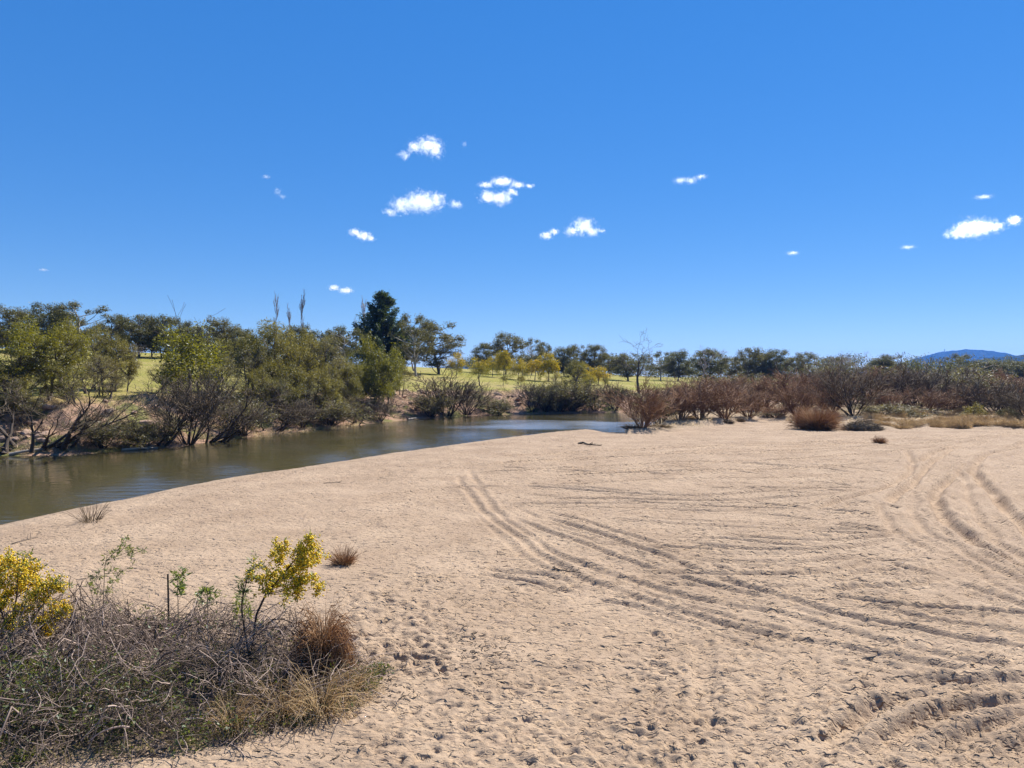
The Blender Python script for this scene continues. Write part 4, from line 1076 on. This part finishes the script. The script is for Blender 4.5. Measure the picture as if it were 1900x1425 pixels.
# debris heap at the far sand edge
hb = gz(1600, 797); rg = np.random.default_rng(31)
dh = add('debris_heap', None, None, hb); tag(dh, 'grey rounded heap of flood debris right of the rusty bush', 'heap')
n = 900; a = rg.uniform(0, 6.28, n); q = np.sqrt(rg.uniform(0, 1, n)); p0 = np.c_[np.cos(a) * q * 1.9, np.sin(a) * q * 1.2, (1 - q ** 2) * .95 * rg.uniform(.3, 1, n)]
dd = norm(np.c_[rg.normal(size=n), rg.normal(size=n), -.3 * q + rg.normal(size=n) * .25]); L = rg.uniform(.3, .9, n)
P = p0[:, None] + dd[:, None] * (np.linspace(-.5, .5, 4)[None, :, None] * L[:, None, None]); P[:, :, 2] += rg.normal(size=(n, 4)) * .05
V, F = tubes(P, np.full((n, 4), .014) * rg.uniform(.5, 1.5, (n, 1))); add('twigs', mesh_np('twigs', V, F, M['dry_twig']), dh)
me = ROCK[1].copy(); me.materials.clear(); me.materials.append(M['brown_grass']); o = add('core', me, dh); o.scale = (1.8, 1.1, 1.1); o.location = (0, 0, .05)

# ------------------------------------------------------------------ foreground brush
rng = np.random.default_rng(123)
def brush_pts(n, rmax=1.0, xr=(-13.5, -1.6), yr=(8.3, 15.2)):
    out = []
    while len(out) < n:
        x = rng.uniform(*xr, n); y = rng.uniform(*yr, n); b = brush_r(x, y); ok = b < rmax
        z = terrain(x, y)[0]; out += list(np.c_[x, y, z, b][ok])
    return np.array(out[:n])
def dome(b): return 1.02 * np.clip(1 - b ** 2.2, 0, 1) ** .6
B0 = brush_pts(7600)
n = len(B0); m_ = 6; f = rng.uniform(.12, 1.12, n) ** .7
P = np.zeros((n, m_, 3)); P[:, 0] = np.c_[B0[:, :2], B0[:, 2] + dome(B0[:, 3]) * f]
d = norm(np.c_[rng.normal(size=(n, 2)), rng.normal(size=n) * .35]); L = rng.uniform(.25, 1.05, n) * .95
bend = rng.normal(size=(n, 3)) * .22
for i in range(1, m_):
    d = norm(d + bend + rng.normal(size=(n, 3)) * .20 + np.array([0, 0, -.03])); P[:, i] = P[:, i - 1] + d * (L / (m_ - 1))[:, None]
zg = terrain(P[:, :, 0], P[:, :, 1])[0]; bb = brush_r(P[:, :, 0], P[:, :, 1])
lump = 0.72 + 0.75 * fbm(P[:, :, 0], P[:, :, 1], .9, 3)
P[:, :, 2] = np.clip(zg + (P[:, :, 2] - zg) * np.clip(lump, .3, 1.3), zg + .02, zg + dome(np.clip(bb, 0, 1)) * 1.2 + .16)
rad = (rng.uniform(.0022, .0080, n) * (1 + 1.5 * (rng.uniform(size=n) < .05)))[:, None] * np.linspace(1, .5, m_)[None]
V, F = tubes(P, rad, 3)
tag(add('dead_brush', mesh_np('dead_brush', V, F, M['brush'])), 'tangled grey-brown heap of dead stems in the near corner', None, None, 'stuff')
# leafy ground cover beneath
B1 = brush_pts(5200); lift = dome(B1[:, 3]) * rng.uniform(0, .8, len(B1)); dens = fbm(B1[:, 0], B1[:, 1], .8, 2) > -.08
low = ((B1[:, 1] < BRUSH[1] - .9) & dens) | (rng.uniform(size=len(B1)) < .06); B1 = B1[low]; lift = lift[low]
idx = np.repeat(np.arange(len(B1)), 5); pts = np.c_[B1[:, :2], B1[:, 2] + lift][idx] + rng.normal(size=(len(idx), 3)) * .07
V, F = leaf_quads(rng, pts, norm(rng.normal(size=pts.shape) + np.array([0, 0, .5])), .075, .03)
tag(add('ground_cover', mesh_np('ground_cover', V, F, M['undergreen'])), 'green leafy ground cover under the dead stems', None, None, 'stuff')
B2 = brush_pts(420, 1.0, yr=(8.3, 12.2))
scatter_blades(B2[:, :3], 18, .14, .38, 'olive_grass', 'grass', 'olive grass growing through the dead stems', .0035, .7, .8, 5)

def cluster_shrub(name, base, trunks, tops, label, cat, flower=1.0, leafn=40, stem_r=.016, seed=0, leafmat='young_green', lsz=.08, lw=.020, fr=.0155, per=60, bark='dark_bark', crad=.15):
    """a slender shrub: dark stems to each leafy head, leaves, and pom-pom blossom where it flowers"""
    rg = np.random.default_rng(seed); e = add(name, None, None, base); tag(e, label, cat)
    stems = []; srad = []; Lp = []; Ld = []; Fp = []
    TR = []
    for tr in trunks:
        path = catmull(tr, 6); k = np.linspace(0, len(path) - 1, 7); path = np.stack([np.interp(k, np.arange(len(path)), path[:, c]) for c in range(3)], 1)
        stems.append(path); srad.append(np.linspace(stem_r, stem_r * .35, 7)); TR.append(path)
    TR = np.concatenate(TR)
    for tx, ty, tz, fl in tops:
        top = np.array([tx, ty, tz]); cost = np.linalg.norm(TR - top, axis=1) + np.where(TR[:, 2] > tz - .08, 1.5, 0); a = TR[np.argmin(cost)]
        t = np.linspace(0, 1, 7)[:, None]; midp = (a + top) / 2 + np.array([0, 0, -.05]) + rg.normal(size=3) * .03
        path = (1 - t) ** 2 * a + 2 * t * (1 - t) * midp + t * t * top
        stems.append(path); srad.append(np.linspace(stem_r * .35, .003, 7))
        for k in range(6):                                       # short twigs in the head
            q = path[rg.integers(4, 7)]; Ltw = crad * rg.uniform(.6, 1.6); d = norm(rg.normal(size=3) + np.array([0, 0, .4]))
            tw = q + np.linspace(0, 1, 7)[:, None] * d * Ltw; stems.append(tw); srad.append(np.linspace(.003, .0015, 7))
            for j in range(leafn // 6):
                s = rg.integers(1, 7); Lp.append(tw[s] + rg.normal(size=3) * .02); Ld.append(norm(d + rg.normal(size=3) * .7))
            for j in range(int(per / 6 * fl * flower)):
                Fp.append(tw[rg.integers(1, 7)] + rg.normal(size=3) * crad * .32)
    S = np.array(stems); rad = np.array(srad)
    V, F = tubes(S, rad, 4); add('stems', mesh_np('stems', V, F, M[bark]), e)
    V, F = leaf_quads(rg, np.array(Lp), np.array(Ld), lsz, lw); add('leaves', mesh_np('leaves', V, F, M[leafmat]), e)
    if Fp:
        V, F = pompoms(rg, np.array(Fp), fr); add('blossom', mesh_np('blossom', V, F, M['blossom']), e)
    return e
def trk(base, D, lsts):
    return [[np.zeros(3)] + [np.array([(px - 950) / FPX * D - base[0], 0, CAM_Z - (py - HORIZON) / FPX * D - base[2]]) for px, py in l] for l in lsts]
def rel(base, D, lst):
    out = []
    for px, py, fl in lst:
        dd = D + random.Random(px * 7 + py).uniform(-.3, .3)
        out.append(((px - 950) / FPX * dd - base[0], dd - base[1], CAM_Z - (py - HORIZON) / FPX * dd - base[2], fl))
    return out
b = np.array([(462 - 950) / FPX * 12.6, 12.6, 0.0]); b[2] = hz(b[0], b[1])
cluster_shrub('wattle_sapling', b, trk(b, 12.6, [[(478, 1128), (500, 1095), (525, 1065), (550, 1035), (572, 1008)], [(448, 1140), (450, 1105), (462, 1060)]]), rel(b, 12.6, [(572, 1000, .5), (585, 1012, 1), (560, 1018, 1), (592, 1030, 1), (575, 1040, 1), (556, 1040, 1), (515, 1012, .8), (520, 1030, 1), (508, 1028, .6), (545, 1062, 1), (570, 1072, 1), (588, 1075, 1), (560, 1085, 1),
   (585, 1092, 1), (530, 1072, .8), (500, 1062, .8), (512, 1080, .7), (478, 1050, .15), (468, 1068, .3), (455, 1075, .0), (450, 1095, 0), (485, 1075, .6), (470, 1040, 0), (448, 1120, 0), (492, 1085, .6), (572, 1052, 1), (545, 1100, .3)]),
   'yellow-blossomed wattle sapling leaning right out of the dead brush', 'wattle', 1.0, 60, .022, 1, crad=.12, per=190)
b = np.array([(25 - 950) / FPX * 12.0, 12.0, 0.0]); b[2] = hz(b[0], b[1])
cluster_shrub('wattle_bush', b, trk(b, 12.0, [[(22, 1160), (28, 1110), (32, 1060)], [(60, 1150), (88, 1110)], [(5, 1150), (-25, 1080)], [(70, 1170), (100, 1145)]]), rel(b, 12.0, [(x, y, f) for x, y, f in [(5, 1045, 1), (18, 1038, .7), (38, 1042, .5), (45, 1062, 1), (25, 1065, 1), (65, 1058, .9), (70, 1075, 1), (5, 1075, 1), (40, 1085, 1), (85, 1085, .7), (105, 1078, .4), (108, 1095, .5),
   (60, 1098, 1), (20, 1100, 1), (2, 1115, 1), (85, 1108, .7), (115, 1125, 1), (122, 1135, 1), (100, 1135, .9), (75, 1150, .8), (90, 1165, .8), (30, 1130, .9), (55, 1125, .7), (10, 1145, .7), (-30, 1060, 1), (-50, 1090, 1), (-25, 1110, 1), (-60, 1130, 1), (48, 1028, 0), (-15, 1040, 1), (35, 1155, .2), (-10, 1165, .3)]]),
   'dense wattle bush thick with yellow blossom at the left edge', 'wattle', 1.0, 80, .024, 2, crad=.14, per=200)
for i, (px, D, lst, lab, ls) in enumerate([
  (188, 13.6, [(196, 1040, 0), (212, 1022, 0), (238, 1000, 0), (232, 1012, 0), (262, 1012, 0), (268, 1020, 0), (205, 1060, 0), (165, 1070, 0), (160, 1085, 0), (215, 1075, 0), (245, 1050, 0), (180, 1055, 0), (172, 1095, 0), (200, 1090, 0)], 'tall spindly green sapling behind the dead brush', .06),
  (330, 13.9, [(326, 1068, 0), (336, 1062, 0), (334, 1078, 0), (328, 1090, 0), (338, 1094, 0)], 'short leafy sapling beside the dark stick', .085),
  (385, 13.7, [(382, 1092, 0), (392, 1100, 0), (374, 1102, 0), (398, 1112, 0), (368, 1115, 0)], 'low green sprig right of the dark stick', .08),
  (455, 13.4, [(448, 1100, 0), (440, 1115, 0), (458, 1120, 0), (436, 1135, 0), (462, 1140, 0)], 'leafy sprig at the foot of the wattle sapling', .08)]):
    b = np.array([(px - 950) / FPX * D, D, 0.0]); b[2] = hz(b[0], b[1])
    cluster_shrub('green_sapling', b, trk(b, D, [[(px + (lst[0][0] - px) * .5, lst[0][1] + 25), lst[0][:2]]]), rel(b, D, lst), lab, 'sapling', 0, 36, .010, 20 + i, lsz=ls * 1.15, lw=ls * .38, crad=.075, bark='bark')
b = np.array([(311 - 950) / FPX * 14.0, 14.0, 0.0]); b[2] = hz(b[0], b[1])
limb('dark_stick', [b, b + np.array([.0, 0, .45]), b + np.array([-.01, 0, CAM_Z - (1066 - HORIZON) / FPX * 14.0 - b[2]])], .019, .016, 'char', 'dark upright stick at the rear of the dead brush', 'stick', 0, 6)
put(RUST, 'grass_tussock', 598, 12.2, 1136, 100, 'large drooping rust-brown tussock at the end of the dead brush', 'tussock')
TANF = tussock(607, 620, .26, .75, 'tan_grass', lean=.9, droop=1.7, r=.006, m=7)
for px, D, top, w, lab in [(590, 11.0, 1240, 170, 'arching tan grass clump at the front of the brush'), (645, 11.6, 1232, 120, 'tan grass clump at the tip of the brush'), (520, 10.8, 1262, 130, 'tan grass clump in the middle of the brush front'),
                           (428, 10.4, 1285, 110, 'yellowish grass clump low on the brush front')]:
    put(TANF, 'grass_clump', px, D, top, w, lab, 'grass clump', 'grass clumps on the brush')
for i, (px, py) in enumerate([(684, 1262), (700, 1250), (672, 1285), (40, 1418), (560, 1345)]):
    p = gz(px, py); rg = np.random.default_rng(700 + i); q = ball(rg, 160) * np.array([.28, .22, .1]); q[:, 2] = np.abs(q[:, 2])
    V, F = leaf_quads(rg, q, norm(rg.normal(size=q.shape) + np.array([0, 0, .7])), .075, .03)
    he = add('ground_herb', None, None, p); add('leaves', mesh_np('leaves', V, F, M['undergreen']), he); tag(he, ['small green herb on the sand right of the brush', 'creeping herb furthest right of the brush', 'herb below the one right of the brush', 'green herb at the bottom edge left', 'green herb under the front grass clumps'][i], 'herb')

# ------------------------------------------------------------------ litter on the sand
pts = []
for cx, cy, sx, sy, n in [(905, 1225, 35, 25, 200), (860, 1160, 35, 30, 60), (735, 1300, 25, 12, 45), (1040, 1060, 40, 8, 55), (930, 1060, 45, 30, 70), (1640, 1240, 40, 14, 40), (1800, 1390, 90, 25, 90), (1620, 1330, 60, 30, 60), (720, 1260, 14, 14, 40), (1350, 1010, 60, 8, 40), (1085, 826, 14, 2, 30), (560, 1400, 60, 12, 50), (60, 1010, 40, 14, 14)]:
    pts += [(rng.normal(cx, sx), rng.normal(cy, sy)) for _ in range(n)]
pts += [(rng.uniform(640, 1900), rng.uniform(880, 1425)) for _ in range(260)]
G = np.array([gpt(px, max(py, 806)) for px, py in pts])
surf_z = zlook
n = len(G); zz = surf_z(G[:, 0], G[:, 1]); a = rng.uniform(0, 6.28, n); L = np.where(rng.uniform(size=n) < .5, rng.uniform(.01, .035, n), rng.uniform(.04, .16, n)); L = L * np.clip(G[:, 1] / 14, .8, 3)
c0 = np.c_[G, zz + .006]; dv = np.c_[np.cos(a), np.sin(a), rng.uniform(-.05, .3, n)]
P = c0[:, None] + dv[:, None] * (np.linspace(0, 1, 3)[None, :, None] * L[:, None, None]); P[:, 1, 2] += .006
V, F = tubes(P, np.clip(L * .12, .003, .007)[:, None] * np.array([1, 1, .6])[None], 4)
tag(add('litter', mesh_np('litter', V, F, M['litter'])), 'scattered dark twigs and droppings on the sand', None, None, 'stuff')
for i, (pl, lab) in enumerate([([(20, 1012), (42, 1006), (66, 1000)], 'thin stick lying on the sand near the left edge'), ([(1026, 1056), (1046, 1062), (1078, 1066)], 'dry stick lying across the wheel ruts'), ([(600, 898), (615, 897), (632, 896)], 'short stick on the sand near the waterline')]):
    limb('stick', [gz(a, b, .03) for a, b in pl], .016, .007, 'litter', lab, 'stick', 3, 40 + i)

# ------------------------------------------------------------------ clouds
m0 = None
def cloud(px, py, puffs, label, dist=4200.0, seed=0, dens=1.0, soft=1.0):
    """puffs: (dx, dy, rx, ry) in picture pixels about the middle; a volume of water droplets with ragged edges"""
    s = dist / FPX; cx, cz = (px - 950) * s, CAM_Z + (HORIZON - py) * s
    x0 = min(p[0] - p[2] * 2.1 for p in puffs) - 2; x1 = max(p[0] + p[2] * 2.1 for p in puffs) + 2
    y0 = min(-p[1] - p[3] * 2.1 for p in puffs) - 2; y1 = max(-p[1] + p[3] * 2.1 for p in puffs) + 2
    dp = max(p[2] for p in puffs) * 1.2
    bx = np.array([[x, y, z] for x in (x0, x1) for y in (-dp, dp) for z in (y0, y1)]) * s
    F = np.array([[0, 1, 3, 2], [4, 6, 7, 5], [0, 4, 5, 1], [2, 3, 7, 6], [0, 2, 6, 4], [1, 5, 7, 3]])
    t = NT('cloud_vapour'); co_ = t.n('TexCoord').outputs['Object']
    best = None
    for dx, dy, rx, ry in puffs:
        mp = t.n('Mapping'); mp.vector_type = 'POINT'
        mp.inputs['Location'].default_value = (-dx / rx, 0, dy / ry); mp.inputs['Scale'].default_value = (1 / (rx * s), 1 / (max(rx, ry) * .9 * s), 1 / (ry * s))
        t.t.links.new(co_, mp.inputs[0]); ln = t.n('VectorMath', operation='LENGTH'); t.t.links.new(mp.outputs[0], ln.inputs[0])
        v = t.math('SUBTRACT', 1.0, ln.outputs['Value'])
        best = v if best is None else t.math('SMOOTH_MAX', best, v, 0.25)
    big = min(max(p[3] for p in puffs), 24)
    off = t.n('VectorMath', operation='ADD'); t.t.links.new(co_, off.inputs[0]); off.inputs[1].default_value = (seed * 917.0, seed * 331.0, seed * 113.0)
    nz = t.noise(1.3 / (min(big, 12) * s), 8, 0.68, off.outputs[0], .4)
    nf = t.noise(1.0 / (3.2 * s), 5, 0.7, off.outputs[0], .6)
    v = t.math('ADD', t.math('MULTIPLY', best, 0.7), t.math('MULTIPLY', t.math('SUBTRACT', nz, 0.52), 2.6 * soft)); v = t.math('ADD', v, t.math('MULTIPLY', t.math('SUBTRACT', nf, 0.53), 1.5))
    v = t.math('POWER', t.ramp(v, -0.05, 0.9), 1.8)
    v = t.math('MULTIPLY', v, (dens if dens > .65 else dens * .35) * 0.55 / (big * s) * 9)
    pv = t.n('VolumePrincipled'); pv.inputs['Color'].default_value = (1, 1, 1, 1); pv.inputs['Anisotropy'].default_value = 0.7
    t.t.links.new(v, pv.inputs['Density']); t.t.links.new(pv.outputs[0], t.out.inputs['Volume'])
    t.m.cycles.volume_step_rate = 0.6
    o = add('cloud', mesh_np('cloud', bx, F, t.m), None, (cx, dist, cz))
    return tag(o, label, 'cloud', 'small clouds')
cloud(788, 276, [(-38, 14, 12, 8), (-18, -2, 16, 12), (8, -4, 24, 17), (20, 2, 16, 18)], 'elephant-shaped white cloud, highest of all', seed=1)
cloud(784, 378, [(-58, 16, 16, 8), (-35, 4, 26, 15), (0, -2, 36, 19), (28, -6, 16, 18), (60, 2, 15, 8)], 'long bright cloud in the middle, largest of all', seed=2)
cloud(924, 366, [(-18, 0, 18, 12), (4, 2, 22, 13), (26, -8, 12, 9)], 'ragged white cloud under a thin streak', seed=3)
cloud(936, 342, [(-34, 2, 16, 5), (-4, -4, 22, 8), (24, 2, 14, 6), (46, 4, 10, 4)], 'thin ragged streak of cloud over a thicker one', seed=4, dens=.7)
cloud(1084, 424, [(-24, 6, 14, 10), (-2, -3, 22, 17), (16, 6, 14, 9), (32, 5, 9, 5)], 'humped white cloud right of the middle', seed=5)
cloud(1020, 434, [(-6, 4, 12, 7), (8, -4, 9, 6)], 'small ragged cloud left of the humped one', seed=6)
cloud(672, 437, [(-12, -5, 13, 7), (4, 1, 16, 8), (16, 6, 10, 5)], 'small slanting cloud above the conifer', seed=7)
cloud(632, 536, [(-12, -2, 11, 6), (10, 3, 14, 6)], 'low pair of puffs just over the trees', seed=8)
cloud(519, 360, [(-2, -4, 8, 9), (5, 5, 8, 5)], 'tiny cloud above the poplars', seed=9, dens=.6)
cloud(495, 329, [(0, 0, 9, 4)], 'faint wisp above the tiny cloud', seed=10, dens=.35)
cloud(1278, 334, [(-16, 2, 15, 6), (4, 2, 14, 7), (22, -5, 12, 5)], 'thin ragged cloud right of the middle, alone', seed=11, dens=.6)
cloud(1808, 424, [(-30, 10, 24, 9), (-2, 0, 34, 17), (28, -2, 24, 11)], 'lens-shaped bright cloud over the mountain', seed=12)
cloud(1881, 410, [(0, 0, 14, 10)], 'small round puff at the tip of the lens-shaped cloud', seed=13, dens=.8)
cloud(862, 269, [(0, 0, 6, 8)], 'faint wisp right of the elephant-shaped cloud', seed=14, dens=.35)
cloud(1470, 470, [(0, 0, 12, 4)], 'tiny wisp between the middle and the mountain', seed=15, dens=.5)
cloud(1683, 459, [(0, 0, 14, 4)], 'faint wisp left of the lens-shaped cloud', seed=16, dens=.35)
cloud(1823, 366, [(0, 0, 16, 4)], 'faint wisp above the lens-shaped cloud', seed=17, dens=.3)
cloud(82, 501, [(0, 0, 9, 3)], 'tiny cloud low over the left trees', seed=18, dens=.5)

# a thin mast on the mountain
mz = CAM_Z + (HORIZON - 655) / FPX * 6200; mx_ = (1752 - 950) / FPX * 6200
V, F = join([tubes(np.array([[[0, 0, -15], [0, 0, 12], [0, 0, 38]]], float), np.array([[3.2, 2.4, 1.4]]), 5), tubes(np.array([[[-6, 0, 30], [0, 0, 31], [6, 0, 30]]], float), np.array([[1.2, 1.6, 1.2]]), 4)])
tag(add('radio_mast', mesh_np('radio_mast', V, F, M['bark']), None, (mx_, 6200, mz - 3)), 'thin mast on the left slope of the mountain', 'mast')

# ------------------------------------------------------------------ air
HAZE = True
if HAZE:
    t = NT('air'); pv = t.n('VolumePrincipled'); pv.inputs['Color'].default_value = (0.08, 0.31, 1.0, 1); pv.inputs['Density'].default_value = 7e-5; pv.inputs['Anisotropy'].default_value = 0.2
    t.t.links.new(pv.outputs[0], t.out.inputs['Volume'])
    Hh = 7800; bx = np.array([[x, y, z] for x in (-Hh, Hh) for y in (-Hh, Hh) for z in (-4.0, 275.0)])
    F = np.array([[0, 1, 3, 2], [4, 6, 7, 5], [0, 4, 5, 1], [2, 3, 7, 6], [0, 2, 6, 4], [1, 5, 7, 3]])
    tag(add('haze', mesh_np('haze', bx, F, t.m)), 'thin blue haze in the distance', None, None, 'stuff')
